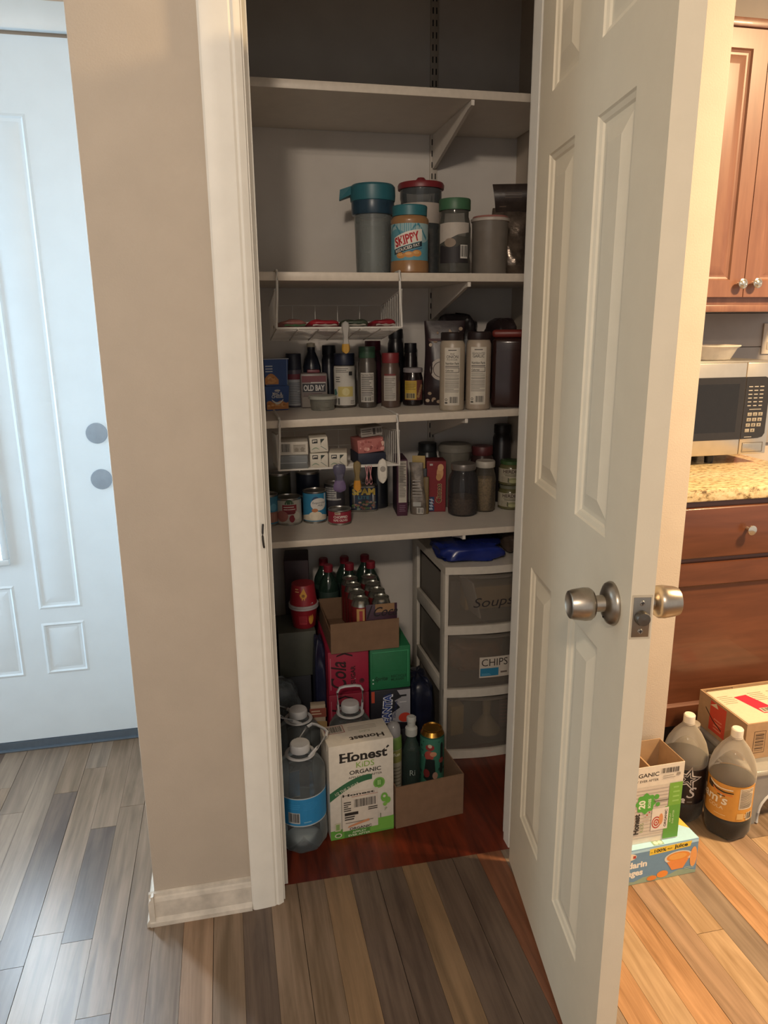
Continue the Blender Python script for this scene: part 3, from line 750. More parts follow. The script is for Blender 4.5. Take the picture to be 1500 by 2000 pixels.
clip('yellow-orange bag clip hanging from the lower basket', 0.3565, 0.897, 0.986, 0.024, clear('#8E7A4E', 0.7, 0.3), mat('#C98A2A', 0.4), 0.36)
clip('white magnetic bag clip with a grey dot on the lower basket', 0.431, 0.917, 0.989, 0.029, mat('#D9D4CA', 0.4), mat('#D9D4CA', 0.4), 0.5, shape='pill')
wc = [o for o in bpy.data.objects if o.get('label', '').startswith('white magnetic')][0]
MB().lathe([(0, 0), (0.0085, 0), (0.008, 0.0015), (0, 0.002)], 20, mx=Matrix.Translation((0, -0.005, 0.042)) @ Matrix.Rotation(R(90), 4, 'X')).build('dot', mat('#9A958E', 0.5), wc)
t = thing('wire_clip', 'pink looped wire clip hanging from the lower basket', 'clip', (0.39, 2.024, 0.915), 0, 'clips on the basket rims')
for s in (-1, 1):
    MB().tube([(0.002*s, 0, 0.055), (0.003*s, -0.002, 0.04), (0.008*s, -0.003, 0.015), (0.010*s, -0.003, 0.006), (0.006*s, -0.003, 0.0), (0.002*s, -0.002, 0.006), (0.0055*s, 0, 0.03), (0.009*s, 0.002, 0.055)], 0.0014, 6).build('loop', mat('#C88A8E', 0.35), t)
# small boxes in the lower basket
def bz2(y): return 0.9685 - (y-2.0305)/0.2495*0.025 + 0.0035
def logo_box(pr, w, h):
    pr.rect(-w*.36, h*.62, -w*.06, h*.88, '#2B2A2C'); pr.rect(-w*.32, h*.68, -w*.1, h*.82, '#D9D3C6'); pr.rect(-w*.28, h*.68, -w*.1, h*.74, '#2B2A2C')
    pr.poly([(w*.10, h*.88), (w*.34, h*.88), (w*.10, h*.58)], '#2F3A34'); pr.rect(w*.1, h*.5, w*.12, h*.6, '#4C6A50')
    pr.band([(-w*.4+w*.08*i, h*.18+h*.10*math.sin(i*0.62)) for i in range(6)], [(-w*.4+w*.08*i, h*.22+h*.14*math.sin(i*0.62)) for i in range(6)], '#8FA08A')
    pr.poly([(w*.08, h*.40), (w*.4, h*.12), (w*.42, h*.15), (w*.1, h*.44)], '#7E8C82')
    return pr
zz = bz2(2.12)-0.004
carton('small_dish_box', 'clear lidded tray under the barcode box in the lower basket', 0.1855, 2.125, zz, 0.082, 0.11, 0.042, '#8E9294', R(-6), group='boxes in the lower wire basket', mt=clear('#9A9FA2', 0.55, 0.2), front=Print().rect(-0.037, 0.02, 0.037, 0.0215, '#B5B9BA').rect(-0.03, 0.008, 0.036, 0.0092, '#6F7679').rect(-0.036, 0.031, 0.03, 0.032, '#6F7679'))
p = Print().barcode(-0.037, 0.006, -0.008, 0.034, 13, '#BDB8AE'); p.rect(-0.004, 0.005, 0.037, 0.033, '#D2CCC2'); p.rect(-0.002, 0.007, 0.035, 0.031, '#B9B2A6'); p.lines(0.0, 0.008, 0.033, 0.030, 5, '#6B665E', 0.3); p.disc(0.008, 0.015, 0.006, '#8A8378'); p.disc(0.025, 0.016, 0.006, '#8A8378')
carton('small_carton', 'white carton with a large barcode on the left in the lower basket', 0.1865, 2.125, zz+0.0425, 0.082, 0.10, 0.038, '#C9C3B8', R(-5), p, group='boxes in the lower wire basket')
for (x, y, dz, lb, rz) in ((0.259, 2.12, 0.0, 'small white soap box, lower one of the stacked pair in the lower basket', -6), (0.315, 2.105, 0.0, 'small white soap box beside the purple clip in the lower basket', -10), (0.2595, 2.122, 0.0455, 'small white soap box tilted on top of the stacked pair in the lower basket', -4)):
    p = logo_box(Print(), 0.053, 0.044)
    t = carton('soap_box', lb, x, y, bz2(y)-0.004+dz, 0.053, 0.085, 0.044, '#D4CEC0', R(rz), p, group='boxes in the lower wire basket', bev=0.003)
    if dz: t.rotation_euler = (0, R(-3), R(rz)); t.location.z += 0.001
carton('small_carton', 'dark blue carton under the pink box in the lower basket', 0.412, 2.15, bz2(2.15)-0.003, 0.085, 0.10, 0.036, '#262C3E', R(4), group='boxes in the lower wire basket')
p = Print(); rr = random.Random(2)
for k in range(26): p.disc(rr.uniform(-0.037, 0.037), rr.uniform(0.006, 0.036), rr.uniform(0.002, 0.006), rr.choice(['#D99A92', '#8E4A48', '#E2B8A8', '#A85C58']), None, 8)
t = carton('small_carton', 'pink patterned carton tilted in the lower basket', 0.412, 2.15, bz2(2.15)+0.034, 0.080, 0.09, 0.041, '#B8706A', R(4), p, group='boxes in the lower wire basket'); t.rotation_euler = (0, R(-5), R(4))
p = Print().lines(-0.03, 0.006, 0.0, 0.024, 3, '#55504A'); p.rect(0.004, 0.005, 0.012, 0.024, '#3A3734'); p.barcode(0.014, 0.005, 0.032, 0.024, 7, '#A8A39A')
t = carton('small_carton', 'slim grey carton lying on the pink carton in the lower basket', 0.420, 2.165, bz2(2.15)+0.0785, 0.066, 0.07, 0.028, '#9A958C', R(3), p, group='boxes in the lower wire basket'); t.rotation_euler = (0, R(-5), R(3))

# ---------------------------------------------------------------- shelf 3
def mac(label, z, h, full, top):
    x, y = 0.152, 2.312
    t = thing('macaroni_box', label, 'box', (x, y, z), R(10), 'blue macaroni cartons'); w, d = 0.075, 0.06
    b = MB(); k = 0.004
    b.rings([[(-w/2+k, -d/2+k, 0), (w/2-k, -d/2+k, 0), (w/2-k, d/2-k, 0), (-w/2+k, d/2-k, 0)], [(-w/2, -d/2, h), (w/2, -d/2, h), (w/2, d/2, h), (-w/2, d/2, h)]]); b.f.append((3, 2, 1, 0)); b.m.append(0)
    b.build('body', mat('#274A86', 0.5), t, smooth=False)
    p = Print()
    if full:
        p.disc(0, h*.82, 0.009, '#C9C4C0', 0.0035); p.text('MAC &', 0, h*.64, 0.0085, '#D8D4CC', w=0.030, bold=0.02); p.text('CHEESE', 0, h*.52, 0.0085, '#D8D4CC', w=0.036, bold=0.02)
        p.band([(-0.034+0.0062*i, 0.004) for i in range(12)], [(-0.034+0.0062*i, h*.36+0.004*math.sin(i*1.1)) for i in range(12)], '#C98A52')
        rr = random.Random(3)
        for q in range(14): p.disc(rr.uniform(-0.03, 0.03), rr.uniform(0.007, h*.33), rr.uniform(0.003, 0.007), rr.choice(['#DCA264', '#B9743C', '#E0B27C']), 0.003, 10)
        p.band([(-0.018+0.0036*i, h*.42-0.012*math.sin(i*math.pi/10)) for i in range(11)], [(-0.018+0.0036*i, h*.47-0.010*math.sin(i*math.pi/10)) for i in range(11)], '#D8D4CC')
    else:
        p.lines(-0.034, h*.5, -0.012, h*.8, 3, '#C9CCD2', 0.4, 4)
        p.band([(-0.036+0.006*i, 0.005) for i in range(8)], [(-0.036+0.006*i, h*.30+0.014*math.sin(i*0.5)) for i in range(8)], '#C98A52')
        rr = random.Random(5)
        for q in range(10): p.disc(rr.uniform(-0.03, 0.0), rr.uniform(0.008, h*.34), rr.uniform(0.003, 0.006), rr.choice(['#DCA264', '#B9743C', '#E0B27C']), 0.003, 10)
        p.rect(0.032, 0.004, 0.0335, h, '#8FA3C4')
    p.build(t, lambda u, v, e: (u, -d/2+0.004-0.004*v/h-e, v), 'front_print')
    if top: MB().box(-w/2-0.002, w/2+0.002, -d/2-0.002, d/2+0.002, h, h+0.003, 0.001).build('lid', mat('#A9AFBA', 0.5), t)
    return t
mac('blue mac and cheese carton at the bottom of the pair, full label in view', z3(0.15), 0.075, True, False)
mac('blue mac and cheese carton stacked on the other one beside the left casing', z3(0.15)+0.0755, 0.080, False, True)

def spice(label, x, y, r, h, body, cap, caph, pr=None, group='spice jars on the third shelf', contents=None, name='spice_jar', glass=None):
    z = z3(x); t = thing(name, label, 'jar', (x, y, z), fz(x, y), group); hb = h-caph
    MB().lathe([(0, 0), (r-0.003, 0), (r, 0.003), (r, hb-0.016), (r-0.002, hb-0.010), (r*0.86, hb-0.002), (r*0.84, hb)], 32).build('body', glass or mat(body, 0.3), t)
    MB().lathe([(0, hb), (r*0.88, hb), (r*0.9, hb+0.002), (r*0.9, h-0.002), (r*0.87, h), (0, h)], 40, lobes=20, lobe_amp=0.012).build('cap', mat(cap, 0.45), t)
    if pr: pr.build(t, on_cyl(r))
    return t
p = Print().rect(-0.03, 0.006, 0.03, 0.088, '#B5B6B8'); p.rect(-0.03, 0.088, 0.03, 0.105, '#7A3A44'); p.lines(-0.018, 0.012, 0.022, 0.08, 13, '#5E6068', 0.35, 4)
spice('white-labelled spice bottle with a red band beside the macaroni cartons', 0.218, 2.372, 0.0265, 0.168, '#5A5560', '#2A2D3A', 0.05, p)
# seasoning tin
t = thing('seasoning_tin', 'grey seasoning tin with bold white lettering on a dark block', 'tin', (0.276, 2.335, z3(0.276)), R(-4))
MB().box(-0.0425, 0.0425, -0.026, 0.026, 0, 0.108, 0.006).build('body', mat('#7E7672', 0.4), t)
MB().box(-0.020, 0.020, -0.014, 0.014, 0.1082, 0.118, 0.003).build('lid', mat('#6E3038', 0.4), t)
p = Print().rect(-0.038, 0.08, 0.038, 0.100, '#6E3A40'); p.rect(-0.036, 0.05, 0.036, 0.076, '#2A2B33'); p.text('OLD BAY', 0, 0.0545, 0.0165, '#C4C0BC', w=0.066, bold=0.04)
p.rect(-0.01, 0.0775, 0.036, 0.081, '#B5B0AA'); p.lines(-0.034, 0.036, 0.034, 0.048, 2, '#5A3A40', 0.3); p.rect(-0.038, 0.004, 0.038, 0.034, '#8C847C')
p.build(t, on_front(-0.026))
# plastic tub
t = thing('plastic_tub', 'small clear plastic tub with a pale lid in front of the seasoning tin', 'tub', (0.292, 2.252, z3(0.292)), fz(0.29, 2.25))
MB().lathe([(0, 0), (0.034, 0), (0.036, 0.003), (0.0385, 0.033)], 36).build('body', clear('#A5A49A', 0.45, 0.2), t)
MB().lathe([(0, 0.003), (0.0335, 0.003), (0.036, 0.026), (0, 0.027)], 28).build('contents', mat('#8E8C7E', 0.8, 0, 0.2, 60), t)
MB().lathe([(0.0385, 0.033), (0.043, 0.034), (0.0435, 0.042), (0.041, 0.044), (0, 0.0435)], 36).build('lid', mat('#A9AAA0', 0.4), t)
p = Print().lines(-0.022, 0.008, 0.022, 0.028, 4, '#6E6C62', 0.3, 8); p.build(t, on_cyl(0.0385))
# dark bottle behind
t = thing('bottle', 'dark bottle with a small white cap behind the seasoning tin', 'bottle', (0.278, 2.394, z3(0.278)), 0)
MB().lathe([(0, 0), (0.025, 0), (0.028, 0.003), (0.028, 0.125), (0.022, 0.15), (0.0125, 0.172), (0.0125, 0.186)], 28).build('body', mat('#232733', 0.25), t)
MB().lathe([(0, 0.186), (0.0135, 0.186), (0.0135, 0.198), (0, 0.2)], 20).build('cap', mat('#C9C2AE', 0.4), t)
p = Print().rect(-0.040, 0.008, 0.040, 0.128, '#C9C5BD'); p.lines(-0.030, 0.108, 0.012, 0.124, 3, '#55534F', 0.35); p.lines(-0.03, 0.078, -0.014, 0.098, 3, '#55534F', 0.35)
p.rect(0.014, 0.10, 0.026, 0.112, '#2E2E30'); p.rect(-0.022, 0.035, 0.028, 0.066, '#C7B670'); p.disc(0.004, 0.05, 0.012, '#D6CB93'); p.lines(0.018, 0.012, 0.034, 0.024, 3, '#6E6A62', 0.35); p.rect(-0.022, 0.010, -0.016, 0.03, '#55534F'); p.poly([(-0.036, 0.03), (-0.024, 0.045), (-0.03, 0.06), (-0.038, 0.055)], '#4E7A74')
spice('spice jar with a big white label and yellow patch, dark blue cap', 0.370, 2.303, 0.0355, 0.167, '#4C463F', '#20263A', 0.036, p)
p = Print().facts(-0.022, 0.018, 0.022, 0.108, 'Nutrition Facts', 2, paper='#BFBAB2'); p.barcode(-0.012, 0.02, 0.014, 0.034, 9)
spice('spice jar with a green cap and a nutrition label', 0.436, 2.266, 0.0285, 0.186, '#4E4843', '#34523F', 0.034, p)
p = Print().rect(-0.022, 0.022, 0.018, 0.098, '#B7B1A8'); p.lines(-0.019, 0.026, 0.015, 0.092, 13, '#6A655E', 0.3, 6); p.rect(-0.02, 0.098, 0.016, 0.104, '#7A3A3A')
spice('spice jar with a red cap and a narrow white label', 0.504, 2.238, 0.0295, 0.166, '#5B4A42', '#7E2C30', 0.03, p)
t = thing('sauce_jar', 'brown sauce jar with a grey lid and yellow barcode label', 'jar', (0.583, 2.267, z3(0.583)), fz(0.583, 2.267))
MB().lathe([(0, 0), (0.029, 0), (0.032, 0.004), (0.032, 0.085), (0.028, 0.098), (0.027, 0.104)], 32).build('body', mat('#241C1C', 0.15), t)
MB().lathe([(0, 0.103), (0.0305, 0.103), (0.031, 0.105), (0.031, 0.115), (0.029, 0.117), (0, 0.117)], 36).build('lid', mat('#8A8486', 0.4), t)
p = Print().rect(-0.028, 0.018, 0.036, 0.080, '#6A3A34'); p.rect(-0.028, 0.02, 0.012, 0.078, '#C2A23E'); p.lines(-0.025, 0.05, 0.009, 0.074, 5, '#5E4E24', 0.3); p.barcode(-0.025, 0.022, 0.008, 0.040, 9, '#B9A878')
for q in range(5): p.disc(0.018+0.003*q, 0.03+0.008*q, 0.005, '#9E7C58')
p.build(t, on_cyl(0.0321))
# dark clutter at the back of shelf 3
for (x, y, r_, h, c, cc, lb) in ((0.335, 2.392, 0.024, 0.19, '#20222C', '#1A1C24', 'dark slim bottle behind the gap left of the big white label'), (0.475, 2.37, 0.028, 0.20, '#3A1C2A', '#5A1C30', 'dark bottle with a plum cap behind the red-capped spice jar'), (0.555, 2.385, 0.026, 0.235, '#1B1B20', '#151519', 'tall black bottle behind the brown sauce jar'), (0.60, 2.365, 0.022, 0.19, '#201A1C', '#17151A', 'short black-capped bottle between sauce jar and popcorn bag')):
    spice(lb, x, y, r_, h, c, cc, 0.03, None, 'dark bottles at the back of the third shelf', name='bottle')
# dark printed bag
t = thing('popcorn_bag', 'dark brown popcorn bag printed with kernels and a white ring', 'bag', (0.676, 2.235, z3(0.66)), R(-14))
n, m_ = 28, 20; vs = []; fs = []
for i in range(m_+1):
    f = i/m_; th = 0.032*(1-f**3)*(0.5+0.5*min(1, f*5))+0.002; w = 0.062+0.002*math.sin(7*f)
    for k in range(n):
        u = 2*math.pi*k/n; vs.append((w*math.copysign(abs(math.cos(u))**0.5, math.cos(u)), th*math.sin(u)*(1+0.08*math.sin(4*u+6*f)), 0.258*f))
for i in range(m_):
    for k in range(n): fs.append((i*n+k, i*n+(k+1) % n, (i+1)*n+(k+1) % n, (i+1)*n+k))
MB().add(vs, fs).build('pouch', mat('#2C2023', 0.35, 0, 0.2, 40, 0.25, 60), t, ang=70)
bagy = lambda u, v, e: (u, -(0.032*(1-(v/0.258)**3)*(0.5+0.5*min(1, v/0.258*5))+0.002)*max(0.1, 1-(abs(u)/0.064)**2)**0.5*1.10-e-0.001, v)
p = Print(); rr = random.Random(9)
for q in range(40):
    u, v = rr.uniform(-0.054, 0.054), rr.choice((rr.uniform(0.01, 0.06), rr.uniform(0.17, 0.235)))
    p.disc(u, v, rr.uniform(0.003, 0.007), rr.choice(['#A8937C', '#C2B09A', '#8A745E']), rr.uniform(0.003, 0.006), 9)
p.disc(-0.012, 0.112, 0.033, '#B8AFA6'); p.disc(-0.012, 0.112, 0.024, '#3A2A2C'); p.disc(-0.012, 0.112, 0.022, '#B8AFA6')
p.rect(-0.05, 0.198, 0.05, 0.205, '#4A2C30')
p.build(t, bagy, 'print', cut=0.006)
blob('plastic_bag', 'crumpled black plastic bag on top behind the tall canisters', 0.745, 2.345, z3(0.77)+0.001, 0.14, 0.11, 0.275, mat('#1E1B1D', 0.3, 0, 0.2, 30, 0.4, 40), R(-10), 3, 0.12, 0.5)
# two tall canisters
for (x, y, nm1, nm2, lb) in ((0.654, 2.081, 'FINE', 'ONION', 'tall beige canister labelled onion powder with a dark cap'), (0.732, 2.074, 'GRANULATED', 'GARLIC', 'tall beige canister labelled granulated garlic with a dark cap')):
    r = 0.0362; z = z3(x); t = thing('seasoning_canister', lb, 'canister', (x, y, z), fz(x, y), 'tall seasoning canisters')
    MB().lathe([(0, 0), (r-0.004, 0), (r, 0.005), (r, 0.190), (r-0.004, 0.200), (r-0.006, 0.203)], 40).build('body', mat('#A79A88' if nm1 == 'FINE' else '#A39483', 0.35, 0, 0.08, 30), t)
    MB().lathe([(0, 0.2025), (r-0.003, 0.2025), (r-0.002, 0.205), (r-0.002, 0.222), (r-0.005, 0.225), (0, 0.225)], 40).build('cap', mat('#2B2222', 0.35), t)
    p = Print(); c = '#3A3631'
    p.rect(-0.0235, 0.018, 0.0235, 0.182, '#CEC6B8')
    p.rect(-0.012, 0.1735, 0.012, 0.1758, c); p.text(nm1, 0, 0.1615, 0.0055, c, w=0.012 if nm1 == 'FINE' else 0.039); p.text(nm2, 0, 0.1525, 0.0078, c, w=0.034, bold=0.01)
    if nm1 == 'FINE': p.text('POWDER', 0, 0.1455, 0.0048, c, w=0.03)
    p.text('Nutrition Facts', 0, 0.1345, 0.0065, c, w=0.040, bold=0.02)
    p.lines(-0.021, 0.127, 0.021, 0.132, 1, c); p.rect(-0.021, 0.1245, 0.021, 0.126, c); p.rect(-0.021, 0.112, 0.021, 0.1133, c); p.rect(0.0195, 0.112, 0.021, 0.1245, c); p.text('Calories', -0.02, 0.1155, 0.0048, c, 'l', bold=0.02)
    p.lines(-0.021, 0.098, 0.021, 0.110, 4, '#6A645C', 0.25, 3); p.rect(-0.021, 0.093, 0.021, 0.0946, c); p.lines(-0.021, 0.055, 0.021, 0.090, 9, '#6A645C', 0.3, 7)
    p.barcode(-0.008, 0.022, 0.018, 0.044, 11, '#CEC6B8'); p.disc(-0.016, 0.034, 0.0038, c); p.disc(-0.016, 0.034, 0.0024, '#CEC6B8'); p.rect(-0.02, 0.023, -0.012, 0.027, c)
    p.build(t, on_cyl(r))
t = thing('canister', 'dark red-brown translucent canister with a red lid at the right of the spices', 'canister', (0.838, 2.107, z3(0.838)), fz(0.838, 2.1))
MB().box(-0.048, 0.048, -0.045, 0.045, 0, 0.205, 0.014, seg=4).build('body', clear('#3A2522', 0.72, 0.15), t)
MB().box(-0.042, 0.042, -0.039, 0.039, 0.004, 0.17, 0.012).build('contents', mat('#3E2A26', 0.8, 0, 0.3, 40), t)
MB().box(-0.050, 0.050, -0.047, 0.047, 0.2052, 0.228, 0.010, seg=3).build('lid', mat('#6E2A24', 0.4), t)
blob('plastic_bag', 'dark crumpled bag behind the red-lidded canister', 0.885, 2.30, z3(0.88)+0.001, 0.09, 0.14, 0.26, mat('#2C2223', 0.35, 0, 0.2, 30, 0.3, 40), 0, 6, 0.1, 0.55)

# ---------------------------------------------------------------- shelf 4
p = Print().rect(-0.05, 0.012, 0.05, 0.045, '#9A6A5C'); p.rect(-0.05, 0.045, 0.05, 0.092, '#3E7A96'); p.disc(0.02, 0.06, 0.012, '#5E9AB4')
for q in range(6): p.rect(-0.004+0.006*q, 0.012, -0.002+0.006*q, 0.04, '#B98A78')
can('food_can', 'blue and pink labelled can half hidden by the left casing', 0.108, 2.242, Z4, 0.033, 0.10, '#3E7A96', p, 'cans on the lowest shelf')
p = Print().rect(-0.06, 0.009, 0.06, 0.078, '#B5AFA4'); p.disc(0.002, 0.068, 0.014, '#3A5A40', None, 20, 0, math.pi); p.rect(-0.020, 0.046, 0.026, 0.066, '#8A2834'); p.lines(-0.016, 0.048, 0.022, 0.063, 2, '#D8CFC6', 0.35); p.rect(-0.012, 0.036, 0.022, 0.046, '#7A2430')
p.disc(-0.022, 0.030, 0.020, '#A86A62', 0.018); p.disc(0.010, 0.022, 0.009, '#8A2834', 0.012); p.disc(0.028, 0.03, 0.012, '#C9C2B4'); p.lines(0.032, 0.035, 0.052, 0.07, 5, '#C9A9A0', 0.3)
can('food_can', 'can with a white label and dark red badge beside the blue can', 0.174, 2.247, Z4, 0.0402, 0.086, '#B5AFA4', p, 'cans on the lowest shelf')
p = Print().rect(-0.055, 0.009, 0.055, 0.096, '#2F7FA8'); p.disc(0.004, 0.075, 0.012, '#2A4A72'); p.disc(0.014, 0.062, 0.027, '#D6D4CE', 0.020); p.text('Evaporated', 0.014, 0.064, 0.0065, '#3A4A5A', w=0.042, shear=0.2); p.text('Milk', 0.018, 0.055, 0.0065, '#3A4A5A', w=0.017, shear=0.2)
p.band([(-0.05+0.01*i, 0.010) for i in range(11)], [(-0.05+0.01*i, 0.022+0.010*math.sin(i*math.pi/10)) for i in range(11)], '#D2C8B4'); p.disc(0.002, 0.026, 0.022, '#DDD2BC', 0.014); p.disc(0.0, 0.043, 0.010, '#B8744A', 0.006); p.rect(0.034, 0.07, 0.04, 0.095, '#C9D2D6')
can('food_can', 'blue can of evaporated milk with a white oval', 0.257, 2.248, Z4, 0.0368, 0.102, '#2F7FA8', p, 'cans on the lowest shelf')
p = Print().rect(-0.045, 0.012, 0.045, 0.10, '#3A3840'); p.rect(-0.034, 0.055, 0.006, 0.098, '#B5B2AE'); p.lines(-0.032, 0.06, 0.004, 0.096, 5, '#4A4A50', 0.35); p.rect(0.004, 0.055, 0.022, 0.06, '#B5B2AE')
can('food_can', 'dark can with a white side label behind the olives', 0.331, 2.315, Z4, 0.034, 0.108, '#3A3840', p, 'cans on the lowest shelf')
p = Print().rect(-0.055, 0.008, 0.055, 0.043, '#8E2034'); p.rect(-0.016, 0.035, 0.002, 0.043, '#C9BFAE'); p.rect(-0.014, 0.037, 0.0, 0.041, '#8E6A50'); p.text('CHOPPED', 0.003, 0.0235, 0.0075, '#D6CCC4', w=0.046, bold=0.03); p.text('RIPE OLIVES', 0.003, 0.0135, 0.0065, '#D6CCC4', w=0.046, bold=0.02)
can('food_can', 'short red can lettered chopped ripe olives', 0.330, 2.205, Z4, 0.0364, 0.048, '#8E2034', p, 'cans on the lowest shelf')
# rounded rectangular luncheon-meat can
t = thing('meat_can', 'dark blue rounded can with bold yellow lettering', 'can', (0.432, 2.340, Z4), R(-9), 'cans on the lowest shelf')
MB().box(-0.047, 0.047, -0.028, 0.028, 0.0, 0.096, 0.016, seg=4).build('body', TIN, t)
b = MB(); N = 40
lo = []
for k in range(N):
    a = 2*math.pi*k/N; c_, s_ = math.cos(a), math.sin(a)
    lo.append((0.0478*math.copysign(abs(c_)**0.45, c_), 0.0288*math.copysign(abs(s_)**0.45, s_)))
b.rings([[(x, y, 0.010) for x, y in lo], [(x, y, 0.086) for x, y in lo]], False); b.build('paper_label', mat('#1F2C45', 0.4), t)
p = Print().text('SPAM', 0, 0.062, 0.020, '#D0B24E', w=0.076, bold=0.05); p.text('LITE', 0.0, 0.047, 0.010, '#4E8A9A', w=0.036, bold=0.01)
rr = random.Random(6)
for q in range(34): p.disc(rr.uniform(-0.038, 0.038), rr.uniform(0.013, 0.038), rr.uniform(0.003, 0.007), rr.choice(['#5E7A4C', '#8A5A4C', '#B08A78', '#3E5A40', '#7A8A80']), rr.uniform(0.002, 0.005), 9)
p.build(t, on_front(-0.0290))
# row of taller dark cans behind
for (x, c, lb) in ((0.155, '#4A4A34', 'olive-green can in the back row behind the white-labelled can'), (0.250, '#20283C', 'dark navy can in the back row behind the evaporated milk'), (0.065, '#2A3A4A', 'dark blue can in the back row behind the left casing')):
    can('food_can', lb, x, 2.362, Z4, 0.038, 0.142, c, Print().rect(-0.05, 0.06, 0.05, 0.066, '#6A6A66'), 'cans on the lowest shelf')
# tall narrow carton with nutrition panel (rotated so its side shows)
p = Print().rect(-0.012, 0.045, 0.014, 0.182, '#BDB6AA'); p.text('Nutrition Facts', 0.001, 0.171, 0.004, '#2E2A2A', w=0.022, bold=0.02); p.lines(-0.010, 0.062, 0.012, 0.166, 20, '#4A4440', 0.35, 5); p.rect(-0.011, 0.10, 0.013, 0.1015, '#2E2A2A'); p.lines(-0.010, 0.014, 0.010, 0.038, 4, '#8A6A80', 0.3)
q_ = Print().rect(-0.045, 0.005, 0.045, 0.18, '#2A1A2C'); q_.disc(0, 0.07, 0.03, '#3A2238')
carton('cereal_carton', 'narrow dark purple carton with a nutrition panel', 0.548, 2.300, Z4, 0.034, 0.12, 0.187, '#4A2238', R(-6), p, left=q_)
# pouch leaning
t = thing('pouch', 'grey-brown foil pouch with a yellow flap beside the purple carton', 'pouch', (0.600, 2.255, Z4), R(-20))
n, m_ = 22, 22; vs = []; fs = []
for i in range(m_+1):
    f = i/m_; th = 0.016*(1-0.9*f**2)*(0.7+0.3*math.sin(f*6))+0.0015; w = 0.024+0.003*math.sin(5*f+1)
    for k in range(n):
        u = 2*math.pi*k/n; vs.append((w*math.copysign(abs(math.cos(u))**0.6, math.cos(u)) - 0.008*f*f, th*math.sin(u)*(1+0.15*math.sin(3*u+10*f)), 0.172*f))
for i in range(m_):
    for k in range(n): fs.append((i*n+k, i*n+(k+1) % n, (i+1)*n+(k+1) % n, (i+1)*n+k))
MB().add(vs, fs).build('foil', mat('#7C7268', 0.3, 0.3, 0.35, 50, 0.6, 70), t, ang=70)
MB().box(0.016, 0.034, -0.004, 0.010, 0.0, 0.125, 0.004).build('mustard_edge', mat('#6E5A34', 0.5), t)
MB().box(-0.022, 0.020, 0.012, 0.016, 0.150, 0.192, 0.001).build('flap', mat('#B39A5E', 0.6), t)
MB().box(-0.03, 0.026, 0.018, 0.03, 0.0, 0.150, 0.004).build('back_pack', mat('#2A2E36', 0.5), t)
p = Print().rect(-0.016, 0.03, 0.010, 0.045, '#A8A8A4').lines(-0.018, 0.06, 0.014, 0.12, 6, '#A09A94', 0.4, 2); p.barcode(-0.004, 0.006, 0.018, 0.026, 6)
p.build(t, lambda u, v, e: (u, -0.0215+0.010*(v/0.172)**2-e, v), 'print')
# red cookie carton, text running upward
p = Print().rect(-0.0315, 0.003, 0.0315, 0.168, '#7E1F26'); p.rect(-0.0315, 0.003, -0.006, 0.052, '#24395E'); p.band([(-0.0315, 0.052), (-0.018, 0.040), (-0.008, 0.022)], [(-0.0315, 0.056), (-0.015, 0.043), (-0.004, 0.022)], '#7E1F26')
p.text('Cinnas', 0.017, 0.030, 0.0165, '#C9A878', 'l', w=0.066, bold=0.05, rot=R(90)); p.text('Cinnas', 0.0165, 0.031, 0.0155, '#3A1A14', 'l', w=0.064, bold=0.02, rot=R(90))
p.disc(0.012, 0.132, 0.011, '#C9986A', 0.022, 20); p.disc(0.014, 0.150, 0.010, '#D2A678', 0.012, 16); p.disc(0.008, 0.118, 0.009, '#B98A58', 0.012, 16); p.rect(-0.022, 0.157, -0.012, 0.163, '#B9B4B0')
for q in range(4): p.poly([(-0.022+0.002*q, 0.008+0.010*q), (-0.010+0.001*q, 0.008+0.010*q), (-0.014, 0.016+0.010*q), (-0.024, 0.014+0.010*q)], '#A9B4C4')
carton('cookie_carton', 'red carton with upright lettering and a biscuit picture', 0.668, 2.300, Z4, 0.064, 0.07, 0.172, '#6E1A22', R(-8), p)
# big glass jar
t = thing('glass_jar', 'large glass jar with brown contents at the bottom beside the red carton', 'jar', (0.742, 2.222, Z4), fz(0.742, 2.222))
MB().lathe([(0, 0), (0.042, 0), (0.048, 0.006), (0.049, 0.02), (0.049, 0.112), (0.045, 0.130), (0.038, 0.140), (0.037, 0.152)], 40).build('body', clear('#565456', 0.34, 0.08), t)
MB().lathe([(0, 0.005), (0.041, 0.005), (0.046, 0.012), (0.0465, 0.058), (0.03, 0.064), (0, 0.066)], 32).build('contents', mat('#7A6248', 0.9, 0, 0.4, 160, 0.8, 200), t)
MB().lathe([(0, 0.150), (0.040, 0.150), (0.041, 0.152), (0.041, 0.167), (0.039, 0.170), (0, 0.170)], 36).build('lid', mat('#77716C', 0.35, 0.3), t)
t = thing('glass_jar', 'slim glass jar of tan grains with a white lid', 'jar', (0.828, 2.252, Z4), fz(0.828, 2.25))
MB().lathe([(0, 0), (0.032, 0), (0.0355, 0.005), (0.036, 0.105), (0.034, 0.122), (0.029, 0.138), (0.0285, 0.150)], 36).build('body', clear('#8C8478', 0.22, 0.08), t)
MB().lathe([(0, 0.004), (0.031, 0.004), (0.0342, 0.01), (0.0345, 0.100), (0.028, 0.112), (0, 0.116)], 32).build('contents', mat('#A38C68', 0.9, 0, 0.4, 220, 0.9, 260), t)
MB().lathe([(0, 0.148), (0.031, 0.148), (0.032, 0.150), (0.032, 0.166), (0.030, 0.169), (0.026, 0.168), (0, 0.166)], 36).build('lid', mat('#B9B3A8', 0.4), t)
